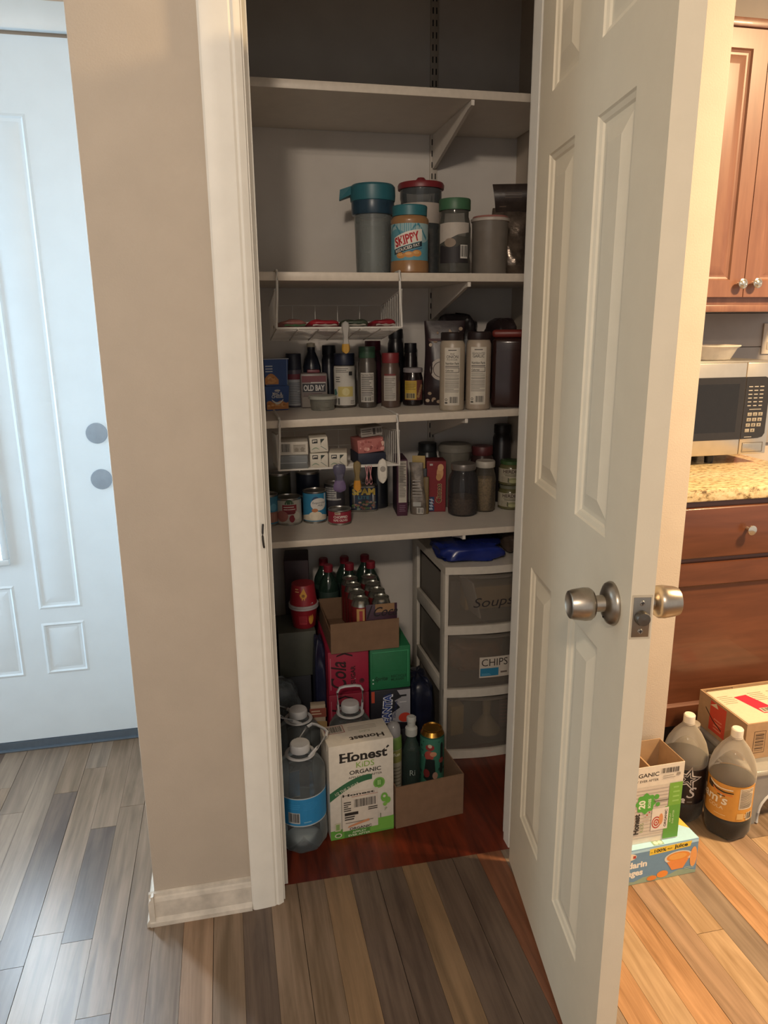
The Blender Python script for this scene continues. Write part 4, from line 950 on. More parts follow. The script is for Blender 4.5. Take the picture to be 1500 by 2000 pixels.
def salsa(label, z, green):
    x, y = 0.922, 2.262; r = 0.0405
    t = thing('salsa_jar', label, 'jar', (x, y, z), fz(x, y)-R(4), 'stacked salsa jars')
    MB().lathe([(0, 0), (r-0.006, 0), (r, 0.005), (r, 0.058), (r-0.005, 0.068), (r-0.008, 0.072)], 36).build('body', mat('#5E5A3C', 0.2), t)
    MB().lathe([(0, 0.071), (r-0.005, 0.071), (r-0.0045, 0.073), (r-0.0045, 0.081), (r-0.006, 0.082), (0, 0.082)], 36).build('lid', mat(green, 0.4), t)
    p = Print().rect(-0.055, 0.012, 0.055, 0.058, '#A9A08C'); p.text('HERDEZ', 0.006, 0.044, 0.0105, '#3A2A24', w=0.058, bold=0.03); p.rect(-0.02, 0.0395, 0.034, 0.0412, '#5A5A44'); p.rect(-0.016, 0.034, 0.030, 0.0365, '#55523E'); p.lines(-0.03, 0.014, -0.004, 0.032, 4, '#7E7660', 0.3)
    p.disc(0.012, 0.019, 0.020, '#8A8A62', 0.009); p.disc(0.012, 0.017, 0.014, '#A8A67C', 0.005); p.rect(-0.006, 0.013, -0.002, 0.028, '#4A4A38')
    p.build(t, on_cyl(r))
salsa('lower of the two stacked salsa jars at the right end of the lowest shelf', Z4, '#6A6A5A')
salsa('upper salsa jar with a green lid, stacked on the other salsa jar', Z4+0.0823, '#3E5A34')
t = thing('food_container', 'round grey plastic container with a lid behind the big glass jar', 'container', (0.752, 2.350, Z4), fz(0.75, 2.35))
MB().lathe([(0, 0), (0.046, 0), (0.048, 0.003), (0.052, 0.185), (0.053, 0.19)], 36).build('body', clear('#807C72', 0.75, 0.3), t)
MB().lathe([(0.052, 0.188), (0.057, 0.189), (0.0575, 0.204), (0.050, 0.214), (0, 0.216)], 36).build('lid', mat('#77736A', 0.5), t)
for (x, y, r_, h, c, cc, lb) in ((0.855, 2.36, 0.040, 0.20, '#3A2A28', '#5A2A2C', 'dark jar with a maroon lid behind the white-lidded grain jar'), (0.93, 2.37, 0.032, 0.27, '#231F20', '#1A1618', 'tall dark bottle behind the stacked salsa jars'), (0.665, 2.385, 0.034, 0.215, '#2A2D2E', '#25282A', 'dark grey jar behind the red cookie carton'), (0.492, 2.385, 0.033, 0.18, '#22242A', '#1B1D22', 'dark jar behind the luncheon can')):
    t = spice(lb, x, y, r_, h, c, cc, 0.03, None, 'dark jars at the back of the lowest shelf', name='dark_jar'); t.location.z = Z4

# ---------------------------------------------------------------- pantry floor: water jugs
def jug(label, x, y, hrot, hdir, rz, wrap=True, r=0.0655, H=0.305):
    t = thing('water_jug', label, 'water jug', (x, y, 0), rz, 'water jugs on the pantry floor')
    prof = [(0, 0.008), (r*0.55, 0.004), (r*0.85, 0.0), (r*0.97, 0.012), (r, 0.03), (r, 0.070), (r*0.96, 0.078), (r*0.985, 0.088), (r*0.985, 0.182), (r, 0.192), (r*1.0, 0.200), (r*0.965, 0.206), (r, 0.214), (r*0.97, 0.228), (r*0.80, 0.246), (r*0.55, 0.258), (r*0.40, 0.264), (r*0.36, 0.270), (r*0.36, 0.276)]
    MB().lathe(prof, 48, lobes=8, lobe_amp=0.028, lobe_z=0.035).build('bottle', clear('#D4DCDF', 0.045, 0.05), t)
    MB().lathe([(0, 0.010), (r*0.52, 0.006), (r*0.82, 0.003), (r*0.94, 0.014), (r*0.965, 0.03), (r*0.965, 0.070), (r*0.93, 0.078), (r*0.95, 0.088), (r*0.95, 0.18), (r*0.93, 0.20), (r*0.94, 0.222), (0, 0.224)], 40).build('water', clear('#C4CED2', 0.03, 0.03), t)
    c = MB().lathe([(0, 0.274), (0.026, 0.274), (0.0265, 0.276), (0.0265, 0.292), (0.024, 0.296), (0.0, 0.2975)], 48, lobes=24, lobe_amp=0.012).build('cap', mat('#B9BABC', 0.45), t)
    hm = MB(); w = 0.034; pts = []
    tilt = Matrix.Translation((0, 0, 0.266)) @ Matrix.Rotation(hdir, 4, 'Z') @ Matrix.Rotation(hrot, 4, 'X')
    ring = [(0.036*math.cos(a), 0.036*math.sin(a), 0) for a in [2*math.pi*k/28 for k in range(28)]]
    hm.tube(ring, 0.005, 8, closed=True, mx=Matrix.Translation((0, 0, 0.266)), flat=0.6)
    for p_ in [(-0.034, 0, 0), (-0.036, 0, 0.03), (-0.037, 0, 0.07), (-0.030, 0, 0.083), (-0.015, 0, 0.0865), (0.015, 0, 0.0865), (0.030, 0, 0.083), (0.037, 0, 0.07), (0.036, 0, 0.03), (0.034, 0, 0)]: pts.append(p_)
    hm.tube(pts, 0.0052, 8, mx=tilt, flat=0.7)
    hm.build('handle', mat('#B5B6B8', 0.45), t)
    if wrap:
        p = Print(); p.step = 0.005
        lo = [(-0.19+0.01*i, 0.090) for i in range(39)]; hi = [(-0.19+0.01*i, 0.168) for i in range(39)]
        p.band(lo, hi, '#2B86BE'); p.band([(a, b-0.003) for a, b in lo], lo, '#B9C2C6'); p.band(hi, [(a, b+0.003) for a, b in hi], '#B9C2C6')
        p.barcode(-0.030, 0.096, 0.002, 0.128, 9, '#B5B8B8'); p.lines(-0.034, 0.138, 0.006, 0.155, 3, '#3F97CC', 0.35, 5); p.lines(0.012, 0.134, 0.05, 0.158, 5, '#3F97CC', 0.3, 6); p.rect(0.012, 0.098, 0.032, 0.101, '#7FB4D2')
        p.build(t, on_cyl(r*0.99), 'wrap_label')
    return t
jug('front water jug with a blue wrap label beside the drink carton', 0.137, 1.722, R(-60), R(-42), fz(0.137, 1.72)-R(8))
jug('water jug behind the front one with its handle folded to the left', 0.150, 1.898, R(58), R(-78), fz(0.15, 1.9), False)
jug('water jug with an upright handle behind the white drink carton', 0.302, 1.900, R(4), R(8), fz(0.3, 1.9), False, 0.064)

# ---------------------------------------------------------------- white drink carton
def serif_text(p, txt, u, v, h, c, w, bold):
    """sans letters with slab feet added"""
    vs, fs = text_mesh(txt, bold); k = h/CAP; x0 = min(q[0] for q in vs); x1 = max(q[0] for q in vs); kx = w/(x1-x0)
    p.text(txt, u, v, h, c, w=w, bold=bold)
    X = lambda x: u + (x-(x0+x1)/2)*kx
    return X
p = Print(); p.step = 0.02
Wc, Hc, Dc = 0.179, 0.286, 0.104
p.band([(-0.0895, 0.0), (0.0, 0.0), (0.0895, 0.0)], [(-0.0895, 0.028), (0.0, 0.034), (0.0895, 0.045)], '#5E9A3C')
p.rect(0.022, 0.006, 0.0895, 0.044, '#6FA844'); p.rect(-0.052, 0.0, 0.020, 0.020, '#4A8038')
X = serif_text(p, 'Honest', 0.006, 0.234, 0.026, '#26221F', 0.132, 0.03)
c = '#26221F'
for (a, b_) in ((-0.061, -0.044), (-0.039, -0.0225)):
    p.rect(a, 0.2335, b_, 0.2375, c); p.rect(a, 0.2565, b_, 0.2605, c)
for a in (0.0015, 0.0105): p.rect(a-0.002, 0.2335, a+0.0075, 0.2368, c)
p.poly([(0.070, 0.256), (0.078, 0.262), (0.074, 0.266), (0.069, 0.261)], c)
p.text('KiDS', 0.010, 0.212, 0.0165, '#86A94C', w=0.050, bold=0.005)
p.text('ORGANIC', 0.010, 0.1935, 0.0115, c, w=0.088, bold=0.015)
p.text('APPLEY EVER AFTER', 0.010, 0.1815, 0.0058, '#6E655B', w=0.094, bold=0.01)
arcp = lambda s, o: (-0.0895 + 0.118*s, 0.120 + o + 0.050*math.sin(min(1, s)*1.6))
p.band([arcp(i/16, 0) for i in range(17)], [arcp(i/16, 0.026-0.010*(i/16)) for i in range(17)], '#2E6242')
p.text('1/2 THE SUGAR', -0.040, 0.149, 0.0085, '#C9C6B4', w=0.070, bold=0.01, rot=0.36); p.text('OF REGULAR JUICE', -0.036, 0.1435, 0.0038, '#C9C6B4', w=0.058, rot=0.30)
p.disc(0.048, 0.155, 0.0165, '#74A84C'); p.disc(0.048, 0.155, 0.0125, '#5E9440'); p.rect(0.044, 0.148, 0.047, 0.163, '#A9CC86'); p.rect(0.049, 0.148, 0.052, 0.163, '#A9CC86')
p.band([(0.008, 0.150), (0.022, 0.162), (0.036, 0.172), (0.048, 0.177)], [(0.008, 0.153), (0.022, 0.165), (0.036, 0.175), (0.052, 0.181)], '#D6CFC2')
# shipping sticker
p.rect(-0.056, 0.022, 0.044, 0.142, '#C9C0B4'); p.rect(-0.0585, 0.012, -0.0575, 0.134, '#6E6658')
p.text('Honest', -0.010, 0.129, 0.0068, '#2B2622', w=0.09, bold=0.03); p.rect(-0.03, 0.1245, 0.044, 0.1258, '#A65A40')
p.barcode(-0.026, 0.088, 0.041, 0.118, 18, '#C9C0B4'); p.lines(-0.052, 0.082, -0.032, 0.114, 5, '#3A342E', 0.45, 7)
p.rect(-0.050, 0.070, -0.012, 0.079, '#2B2622'); p.lines(-0.050, 0.054, -0.022, 0.068, 2, '#2B2622', 0.5, 2); p.lines(0.016, 0.076, 0.042, 0.088, 2, '#3A342E', 0.5, 3); p.lines(-0.048, 0.044, 0.03, 0.051, 1, '#7A7066', 0.3)
p.band([(-0.042, 0.032), (-0.02, 0.036), (0.0, 0.040), (0.02, 0.043)], [(-0.04, 0.037), (-0.018, 0.043), (0.002, 0.047), (0.018, 0.050)], '#C28660')
p.text('ORGANIC', -0.006, 0.0235, 0.0075, c, w=0.062, bold=0.02); p.text('APPLEY', -0.010, 0.013, 0.0055, '#C9D2B8', w=0.04, bold=0.02); p.text('EVER AFTER', -0.010, 0.0045, 0.0055, '#C9D2B8', w=0.062, bold=0.02)
p.disc(0.062, 0.108, 0.010, '#6FA844', 0.014); p.disc(0.072, 0.097, 0.008, '#6FA844', 0.010); p.disc(0.064, 0.086, 0.006, '#7DB04E', 0.006); p.disc(0.062, 0.111, 0.004, '#C9C6B4'); p.text('JP', 0.066, 0.068, 0.007, '#6E8A50', w=0.008); p.rect(0.050, 0.045, 0.052, 0.06, '#5E6A4A')
p.rect(-0.078, 0.028, -0.062, 0.052, '#B8B49C'); p.rect(-0.075, 0.031, -0.065, 0.049, '#7E9A5E'); p.disc(-0.069, 0.014, 0.010, '#C9C8B4', 0.007); p.disc(-0.069, 0.014, 0.007, '#4E7A3A', 0.0045)
pt_ = Print(); pt_.step = 0.02
pt_.text('Honest', 0.022, -0.020, 0.018, '#3A332E', w=0.095, bold=0.03, rot=math.pi); pt_.text('KiDS', 0.022, 0.004, 0.009, '#9AA588', w=0.03, rot=math.pi)
pt_.lines(-0.02, 0.010, 0.06, 0.032, 3, '#9A9084', 0.3, 3); pt_.rect(-0.084, 0.008, -0.03, 0.046, '#8A4A44'); pt_.barcode(-0.082, 0.010, -0.032, 0.044, 16, '#C4BCB0')
dc = carton('drink_carton', 'white juice pouch carton with green trim on the pantry floor', 0.2945, 1.7545, 0, Wc, Dc, Hc, '#D2CBBF', math.atan2(0.013, 0.179), p, pt_, bev=0.002)
MB().box(-0.0905, -0.0895, -0.03, 0.05, 0.262, Hc).build('flap', mat('#BFB7AA', 0.6), dc)

# ---------------------------------------------------------------- low cardboard tray and drinks in it
t = thing('cardboard_tray', 'low brown cardboard tray on the pantry floor beside the drink carton', 'tray', (0.4945, 1.7165, 0), math.atan2(0.022, 0.200))
w, d, h, th = 0.204, 0.215, 0.130, 0.003
MB().box(-w/2, w/2, 0, d, 0, th).build('bottom', CARD_SHADED, t, smooth=False)
MB().box(-w/2, w/2, 0, th, th, h).build('front_wall', CARD_SHADED, t, smooth=False)
MB().box(-w/2, w/2, d-th, d, th, h*0.75).build('back_wall', CARD_SHADED, t, smooth=False)
MB().box(-w/2, -w/2+th, th, d-th, th, h).build('side_wall', CARD_SHADED, t, smooth=False)
MB().box(w/2-th, w/2, th, d-th, th, h).build('side_wall', CARD_SHADED, t, smooth=False)
t = thing('tea_can', 'tall green iced tea can with a gold top in the tray', 'can', (0.545, 1.878, 0.004), fz(0.545, 1.88))
r = 0.0365
MB().lathe([(0, 0.003), (r-0.010, 0.0), (r-0.003, 0.004), (r, 0.012), (r, 0.172), (r-0.001, 0.176)], 40).build('body', mat('#2E5E50', 0.25, 0.3), t)
MB().lathe([(r-0.001, 0.176), (r-0.008, 0.188), (r-0.007, 0.192), (r-0.009, 0.193), (r-0.011, 0.189), (0, 0.189)], 40).build('top', mat('#B0823A', 0.25, 0.9), t)
p = Print(); rr = random.Random(8)
p.rect(-0.055, 0.012, 0.055, 0.172, '#3A7460')
for q in range(30): p.disc(rr.uniform(-0.05, 0.05), rr.uniform(0.02, 0.165), rr.uniform(0.002, 0.006), rr.choice(['#24483E', '#5E9A80', '#1E3A34']), None, 8)
p.disc(-0.006, 0.145, 0.013, '#8E2E2E', 0.010); p.disc(-0.006, 0.150, 0.006, '#C9B49A'); p.disc(-0.008, 0.118, 0.014, '#A8463C', 0.016); p.disc(0.004, 0.124, 0.010, '#C48A6A', 0.008); p.band([(-0.026, 0.04), (-0.01, 0.03), (0.012, 0.04)], [(-0.018, 0.105), (-0.006, 0.108), (0.008, 0.105)], '#17201E')
p.disc(-0.016, 0.058, 0.010, '#7A2A2A', 0.014); p.disc(0.010, 0.052, 0.008, '#B08A78', 0.012); p.band([(0.024, 0.06), (0.030, 0.055), (0.036, 0.06)], [(0.026, 0.155), (0.031, 0.16), (0.036, 0.15)], '#17201E'); p.disc(0.030, 0.10, 0.009, '#7E3A34')
p.build(t, on_cyl(r), 'can_print')
t = thing('glass_bottle', 'clear green-tinted glass bottle with a white pump cap in the tray', 'bottle', (0.478, 1.868, 0.004), fz(0.478, 1.87))
MB().lathe([(0, 0), (0.024, 0), (0.027, 0.004), (0.027, 0.125), (0.022, 0.150), (0.014, 0.172), (0.0135, 0.186)], 32).build('body', clear('#4C5E58', 0.38, 0.06), t)
MB().lathe([(0, 0.005), (0.0245, 0.005), (0.0248, 0.11), (0, 0.112)], 26).build('contents', clear('#3A4A46', 0.5, 0.1), t)
cp = MB().lathe([(0, 0.184), (0.0175, 0.184), (0.018, 0.187), (0.018, 0.206), (0.015, 0.209), (0.012, 0.212), (0.012, 0.226), (0.014, 0.228), (0.014, 0.240), (0.010, 0.243), (0, 0.243)], 32, lobes=16, lobe_amp=0.012).build('cap', clear('#C9CCC8', 0.7, 0.3), t)
p = Print().text('Ri', 0.004, 0.062, 0.018, '#A9B4B0', w=0.016); p.build(t, on_cyl(0.0271), 'lettering')
t = thing('drink_bottle', 'narrow bottle with a green neck band and grey cap in the tray', 'bottle', (0.424, 1.868, 0.004), fz(0.424, 1.87))
MB().lathe([(0, 0), (0.021, 0), (0.024, 0.004), (0.0245, 0.150), (0.022, 0.168), (0.020, 0.178)], 32).build('body', mat('#A9A392', 0.35), t)
MB().lathe([(0.0235, 0.150), (0.0250, 0.152), (0.0235, 0.186), (0.021, 0.190)], 32).build('neck_band', mat('#6A8A44', 0.45), t)
MB().lathe([(0.018, 0.178), (0.021, 0.190), (0.021, 0.206), (0.018, 0.222), (0.010, 0.230), (0, 0.232)], 32).build('cap', clear('#A5A5A8', 0.75, 0.2), t)
p = Print().rect(-0.03, 0.110, 0.03, 0.150, '#8A8A4E'); p.text('fun', 0.010, 0.132, 0.010, '#D0CDB0', w=0.022, bold=0.03); p.lines(0.0, 0.03, 0.025, 0.10, 6, '#7A7668', 0.3); p.build(t, on_cyl(0.0247), 'print')

# ---------------------------------------------------------------- soda twelve-packs, three rows, ends facing out
def pack(label, x, w, z, h, col, front, d=0.40, y=1.978):
    return carton('soda_carton', label, x, y+d/2, z, w, d, h, col, 0, front, group='soda cartons on the pantry floor', bev=0.004)
def cola(p, w, h, low=False):
    c = '#2A1016'
    p.text('Cola', -w*.07, h*.10, 0.046, c, 'l', w=0.092, bold=0.015, rot=R(90), shear=0.25)
    p.rect(-w*.45, h*.12, -w*.43, h*.86, '#A8606C')
    p.text('SUGAR', w*.16, h*.22, 0.013, c, 'l', w=0.060, bold=0.03, rot=R(90))
    p.disc(w*.32, h*.28, 0.008, '#5A1020'); p.disc(w*.33, h*.30, 0.005, '#3A0A16'); p.rect(w*.14, h*.33, w*.17, h*.35, '#B98A90')
    p.band([(w*-.3, h*.88), (w*-.1, h*.93), (w*.1, h*.86)], [(w*-.28, h*.92), (w*-.1, h*.97), (w*.1, h*.90)], c)
    return p
H3 = 0.1405
pack('bottom red soda carton in the floor stack, mostly hidden by jugs', 0.312, 0.124, 0, H3, '#9A1830', None)
pack('bottom dark soda carton in the floor stack behind the tray', 0.4405, 0.126, 0, H3, '#2A2A30', None)
pack('middle red soda carton behind the upright jug handle', 0.312, 0.124, H3+0.0005, H3, '#8A1A34', cola(Print(), 0.124, H3))
fp = Print(); fp.poly([(-0.0, 0.03), (0.062, 0.02), (0.062, 0.135), (0.02, 0.135), (0.034, 0.11), (0.012, 0.10), (0.03, 0.075), (0.006, 0.06)], '#9A9AA0')
fp.poly([(-0.034, 0.02), (0.006, 0.03), (0.002, 0.128), (-0.022, 0.120)], '#1E2C5A')
fp.text('FANTA', -0.002, 0.026, 0.024, '#D9DCE2', 'l', w=0.098, bold=0.09, rot=R(86)); fp.text('FANTA', -0.0035, 0.0285, 0.021, '#26408C', 'l', w=0.093, bold=0.03, rot=R(86))
fp.text('ZERO SUGAR', 0.014, 0.04, 0.007, '#26305A', 'l', w=0.06, bold=0.02, rot=R(82)); fp.disc(0.045, 0.04, 0.02, '#C0402E', 0.016); fp.rect(-0.060, 0.1, -0.050, 0.138, '#B84A34'); fp.rect(0.02, 0.112, 0.05, 0.118, '#1C1C20'); fp.rect(0.028, 0.092, 0.05, 0.095, '#C9C9CC')
pack('grape soda carton, dark and silver with slanted blue lettering', 0.4405, 0.126, H3+0.0005, H3, '#1E1E26', fp)
pack('top red soda carton with dark script lettering under the can tray', 0.312, 0.124, 2*(H3+0.0005), H3, '#931C38', cola(Print(), 0.124, H3))
sp = Print(); sp.text('Sprite', -0.030, 0.032, 0.0125, '#12402A', w=0.040, bold=0.03, shear=0.25); sp.text('RECYCLE', 0.026, 0.038, 0.008, '#12402A', w=0.048, bold=0.02); sp.text('ME AGAIN', 0.022, 0.028, 0.007, '#12402A', w=0.040, bold=0.02)
sp.rect(-0.056, 0.060, 0.056, 0.0612, '#1A6A40'); sp.rect(0.054, 0.02, 0.0555, 0.125, '#4AA878'); sp.rect(-0.056, 0.02, -0.0545, 0.125, '#1A6A40'); sp.rect(-0.056, 0.124, 0.056, 0.1255, '#4AA878'); sp.rect(-0.056, 0.022, -0.052, 0.026, '#C9D9D0'); sp.rect(-0.056, 0.034, -0.052, 0.038, '#C9D9D0')
pack('green lemon-lime soda carton at the top of the stack', 0.4405, 0.126, 2*(H3+0.0005), H3, '#216E47', sp)
ZT = 3*(H3+0.0005)
# small can tray on top
t = thing('can_tray', 'brown cardboard tray holding mini soda cans on the red soda carton', 'tray', (0.362, 1.966, ZT), R(0.5))
w, d, h = 0.206, 0.262, 0.094
MB().box(-w/2, w/2, 0, d, 0, th).build('bottom', CARD_SHADED, t, smooth=False)
MB().box(-w/2, w/2, 0, th, th, h).build('front_wall', CARD_SHADED, t, smooth=False)
MB().box(-w/2, w/2, d-th, d, th, h*0.8).build('back_wall', CARD_SHADED, t, smooth=False)
MB().box(-w/2, -w/2+th, th, d-th, th, h*0.7).build('side_wall', CARD_SHADED, t, smooth=False)
MB().box(w/2-th, w/2, th, d-th, th, h*0.9).build('side_wall', CARD_SHADED, t, smooth=False)
proto = None
names = ['front', 'second', 'third', 'rearmost']
for i in range(2):
    for j in range(4):
        x, y, z = 0.356+0.0625*i, 2.003+0.062*j, ZT+0.0035
        lb = f'{"left" if i == 0 else "right"}-column mini soda can, {names[j]} in its row of the cardboard tray'
        if proto is None:
            r = 0.029
            t = thing('soda_can', lb, 'can', (x, y, z), fz(x, y), 'mini soda cans in the tray')
            MB().lathe([(0, 0.003), (0.020, 0.0), (r-0.003, 0.006), (r, 0.012), (r, 0.126), (r-0.001, 0.130)], 28).build('body', mat('#7A2A2C', 0.25, 0.4), t)
            MB().lathe([(r-0.001, 0.130), (0.0235, 0.146), (0.0245, 0.149), (0.023, 0.150), (0.0215, 0.146), (0, 0.146)], 28).build('top', mat('#A9AAA2', 0.25, 0.9), t)
            p = Print().rect(-0.012, 0.06, 0.012, 0.126, '#B08A54'); p.rect(-0.004, 0.075, 0.006, 0.12, '#8E2E34'); p.build(t, on_cyl(r), 'can_print')
            proto = t
        else:
            t = copy_tree(proto); t.location = (x, y, z); t.rotation_euler = (0, 0, fz(x, y)); t['label'] = lb
# printed plum wrap across the front of the right can column
t = thing('shrink_wrap', 'dark plum printed wrap band across the front of the mini cans', 'wrap', (0.392, 1.9705, ZT+0.0045), 0)
MB().box(-0.026, 0.068, 0.0, 0.0012, 0, 0.138, 0.0004).build('film', mat('#33182C', 0.3, 0, 0.2), t)
p = Print().rect(0.002, 0.112, 0.060, 0.138, '#8A6A4A'); p.text('Coca', 0.030, 0.100, 0.028, '#150C14', w=0.074, bold=0.012, shear=0.35); p.band([(-0.024, 0.094), (-0.019, 0.112), (-0.010, 0.134)], [(-0.020, 0.094), (-0.014, 0.112), (-0.006, 0.136)], '#150C14')
p.build(t, on_front(0.0), 'lettering')
# half-litre soda bottles with red caps
proto = None
for (x, y, lb) in ((0.290, 2.335, 'back left'), (0.362, 2.338, 'back middle'), (0.433, 2.34, 'back right'), (0.296, 2.262, 'front left'), (0.367, 2.264, 'front middle'), (0.439, 2.266, 'front right')):
    lab = f'dark green soda bottle with a red cap, {lb} of the six behind the cans'
    yy = y if y < 2.3 else y
    if lb == 'front left': pass
    z = ZT + 0.0035
    if proto is None:
        t = thing('soda_bottle', lab, 'bottle', (x, y, z), 0, 'red-capped soda bottles')
        MB().lathe([(0, 0.006), (0.020, 0.002), (0.029, 0.0), (0.033, 0.010), (0.033, 0.035), (0.031, 0.045), (0.033, 0.055), (0.033, 0.098), (0.030, 0.112), (0.020, 0.132), (0.0135, 0.145), (0.0125, 0.156)], 32).build('body', clear('#26382F', 0.78, 0.12), t)
        MB().lathe([(0.0335, 0.05), (0.0337, 0.051), (0.0337, 0.088), (0.0335, 0.089)], 32).build('paper_label', mat('#2E3E38', 0.4), t)
        MB().lathe([(0, 0.152), (0.0150, 0.152), (0.0153, 0.154), (0.0153, 0.172), (0.013, 0.175), (0, 0.175)], 36, lobes=18, lobe_amp=0.015).build('cap', mat('#7E1E2C', 0.45), t)
        proto = t
    else:
        t = copy_tree(proto); t.location = (x, y, z); t['label'] = lab

# ---------------------------------------------------------------- dark left corner: stacked dry goods
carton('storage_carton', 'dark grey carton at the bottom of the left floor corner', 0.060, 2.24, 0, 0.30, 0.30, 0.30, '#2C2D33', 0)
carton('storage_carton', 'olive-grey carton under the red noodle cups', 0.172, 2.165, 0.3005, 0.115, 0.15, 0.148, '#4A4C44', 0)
def noodle(label, z, flip):
    x, y = 0.200, 2.142
    t = thing('noodle_cup', label, 'cup', (x, y, z), fz(x, y), 'red noodle cups')
    h = 0.070; pr = [(0, 0), (0.034, 0), (0.0355, 0.002), (0.0425, h-0.006), (0.0455, h-0.005), (0.0455, h-0.001), (0.043, h), (0, h)]
    if flip: pr = [(a, h-b) for a, b in reversed(pr)]
    rad = (lambda v: 0.0355+0.007*(v/h)) if not flip else (lambda v: 0.0425-0.007*(v/h))
    MB().lathe(pr, 40).build('body', mat('#8A1E2A', 0.4), t)
    zr = h-0.0065 if not flip else 0.0003
    MB().lathe([(0.0425, zr), (0.0462, zr), (0.0464, zr+0.003), (0.0462, zr+0.0062), (0.0425, zr+0.0062)], 40).build('rim', mat('#A8A2A4', 0.4), t)
    p = Print(); v0 = 0.014
    if flip:
        p.poly([(0.0, v0+0.002), (0.012, v0+0.026), (0.002, v0+0.05), (-0.012, v0+0.028)], '#C9943E'); p.disc(0.0, v0+0.026, 0.005, '#8A5A2A'); p.lines(-0.028, v0+0.034, -0.014, v0+0.05, 2, '#C99A6A', 0.4); p.disc(0.028, v0-0.004, 0.006, '#B9B4B4')
    else:
        p.disc(0.024, 0.034, 0.009, '#C9943E', 0.020); p.disc(-0.004, 0.056, 0.010, '#B9B4B4', 0.004); p.rect(-0.016, 0.016, 0.010, 0.044, '#A0303A'); p.lines(-0.013, 0.02, 0.008, 0.042, 4, '#7A1620', 0.4)
    p.build(t, lambda u, v, e: ((rad(v)+e)*math.sin(u/0.04), -(rad(v)+e)*math.cos(u/0.04), v), 'print', cut=0.004)
noodle('lower red noodle cup, upright under the flipped one', 0.4487, False)
noodle('upper red noodle cup, flipped rim to rim on the lower one', 0.5190, True)
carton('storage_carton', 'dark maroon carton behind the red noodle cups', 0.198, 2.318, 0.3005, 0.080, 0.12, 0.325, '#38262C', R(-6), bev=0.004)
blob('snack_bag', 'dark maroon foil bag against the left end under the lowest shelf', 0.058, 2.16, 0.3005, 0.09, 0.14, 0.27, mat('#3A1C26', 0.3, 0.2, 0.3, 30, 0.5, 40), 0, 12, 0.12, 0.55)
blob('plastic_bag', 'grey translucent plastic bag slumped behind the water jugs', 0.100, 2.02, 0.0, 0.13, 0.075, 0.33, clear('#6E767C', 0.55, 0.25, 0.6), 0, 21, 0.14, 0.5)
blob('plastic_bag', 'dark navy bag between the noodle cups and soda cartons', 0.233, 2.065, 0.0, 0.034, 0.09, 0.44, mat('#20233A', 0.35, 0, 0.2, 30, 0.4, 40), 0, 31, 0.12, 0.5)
p = Print().rect(-0.025, 0.215, 0.025, 0.245, '#8A4A3C'); p.lines(-0.02, 0.222, 0.01, 0.24, 2, '#C9B49A', 0.4); p.poly([(-0.026, 0.16), (0.026, 0.14), (0.026, 0.20), (-0.026, 0.205)], '#A88A5E')
carton('snack_carton', 'small tan carton with a red stripe behind the jug handles', 0.217, 1.990, 0, 0.045, 0.024, 0.255, '#A89A86', R(-4), p)
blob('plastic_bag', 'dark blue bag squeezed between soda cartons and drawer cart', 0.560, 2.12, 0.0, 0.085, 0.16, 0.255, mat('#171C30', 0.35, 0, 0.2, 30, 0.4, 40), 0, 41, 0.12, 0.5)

# ---------------------------------------------------------------- three-drawer cart
t = thing('drawer_cart', 'three-drawer cart with white frame and clear drawers', 'drawer cart', (0.617, 2.0, 0), R(1.0))
CW, CD, CH = 0.345, 0.375, 0.652
FRM = mat('#C6BFB3', 0.45); DRW = clear('#A89F94', 0.19, 0.22)
lv = [0.0, 0.218, 0.432, 0.628]
def bowed(b, z0, z1, bow, y0, x0=0.0, x1=CW, th_=0.012):
    N = 14
    fr_ = [(x0+(x1-x0)*k/N, y0-bow*math.sin(math.pi*k/N)) for k in range(N+1)]
    bk = [(x, y+th_) for x, y in reversed(fr_)]
    b.prism(fr_+bk, 'z', z0, z1)
for k, z in enumerate(lv[:3]):
    b = MB(); bowed(b, z+0.0, z+0.028, 0.022, 0.0); b.build('rail', FRM, t, ang=50)
b = MB(); N = 14
top = [(CW*k/N, -0.022*math.sin(math.pi*k/N)) for k in range(N+1)] + [(CW, CD), (0, CD)]
b.prism(top, 'z', 0.628, CH); b.build('top', FRM, t, ang=40)
for (xa, xb) in ((0.0, 0.012), (CW-0.012, CW)):
    for (ya, yb) in ((0.0, 0.048), (CD-0.06, CD)):
        MB().box(xa, xb, ya, yb, 0.0, 0.628, 0.002).build('post', FRM, t)
    for z in lv[:3]:
        MB().box(xa, xb, 0.048, CD-0.06, z, z+0.045, 0.002).build('side_rail', FRM, t)
MB().box(0.012, CW-0.012, CD-0.008, CD, 0.03, 0.62).build('back_panel', mat('#5A544E', 0.7), t)
for k in range(3):
    z0 = lv[k]+0.031; z1 = lv[k+1]-0.004
    b = MB(); bowed(b, z0, z1, 0.021, 0.004, 0.014, CW-0.014, 0.003)
    b.box(0.014, 0.017, 0.008, CD-0.02, z0, z1-0.02); b.box(CW-0.017, CW-0.014, 0.008, CD-0.02, z0, z1-0.02); b.box(0.017, CW-0.017, 0.008, CD-0.02, z0, z0+0.003)
    dr = b.build('drawer', DRW, t, ang=50)
    b = MB(); bowed(b, z1-0.012, z1, 0.028, 0.004, 0.05, CW-0.05, 0.014); b.build('pull', DRW, dr, ang=50)
def cartw(x, y, z): return Matrix.Translation((0.617, 2.0, 0)) @ Matrix.Rotation(R(1.0), 4, 'Z') @ Vector((x, y, z))
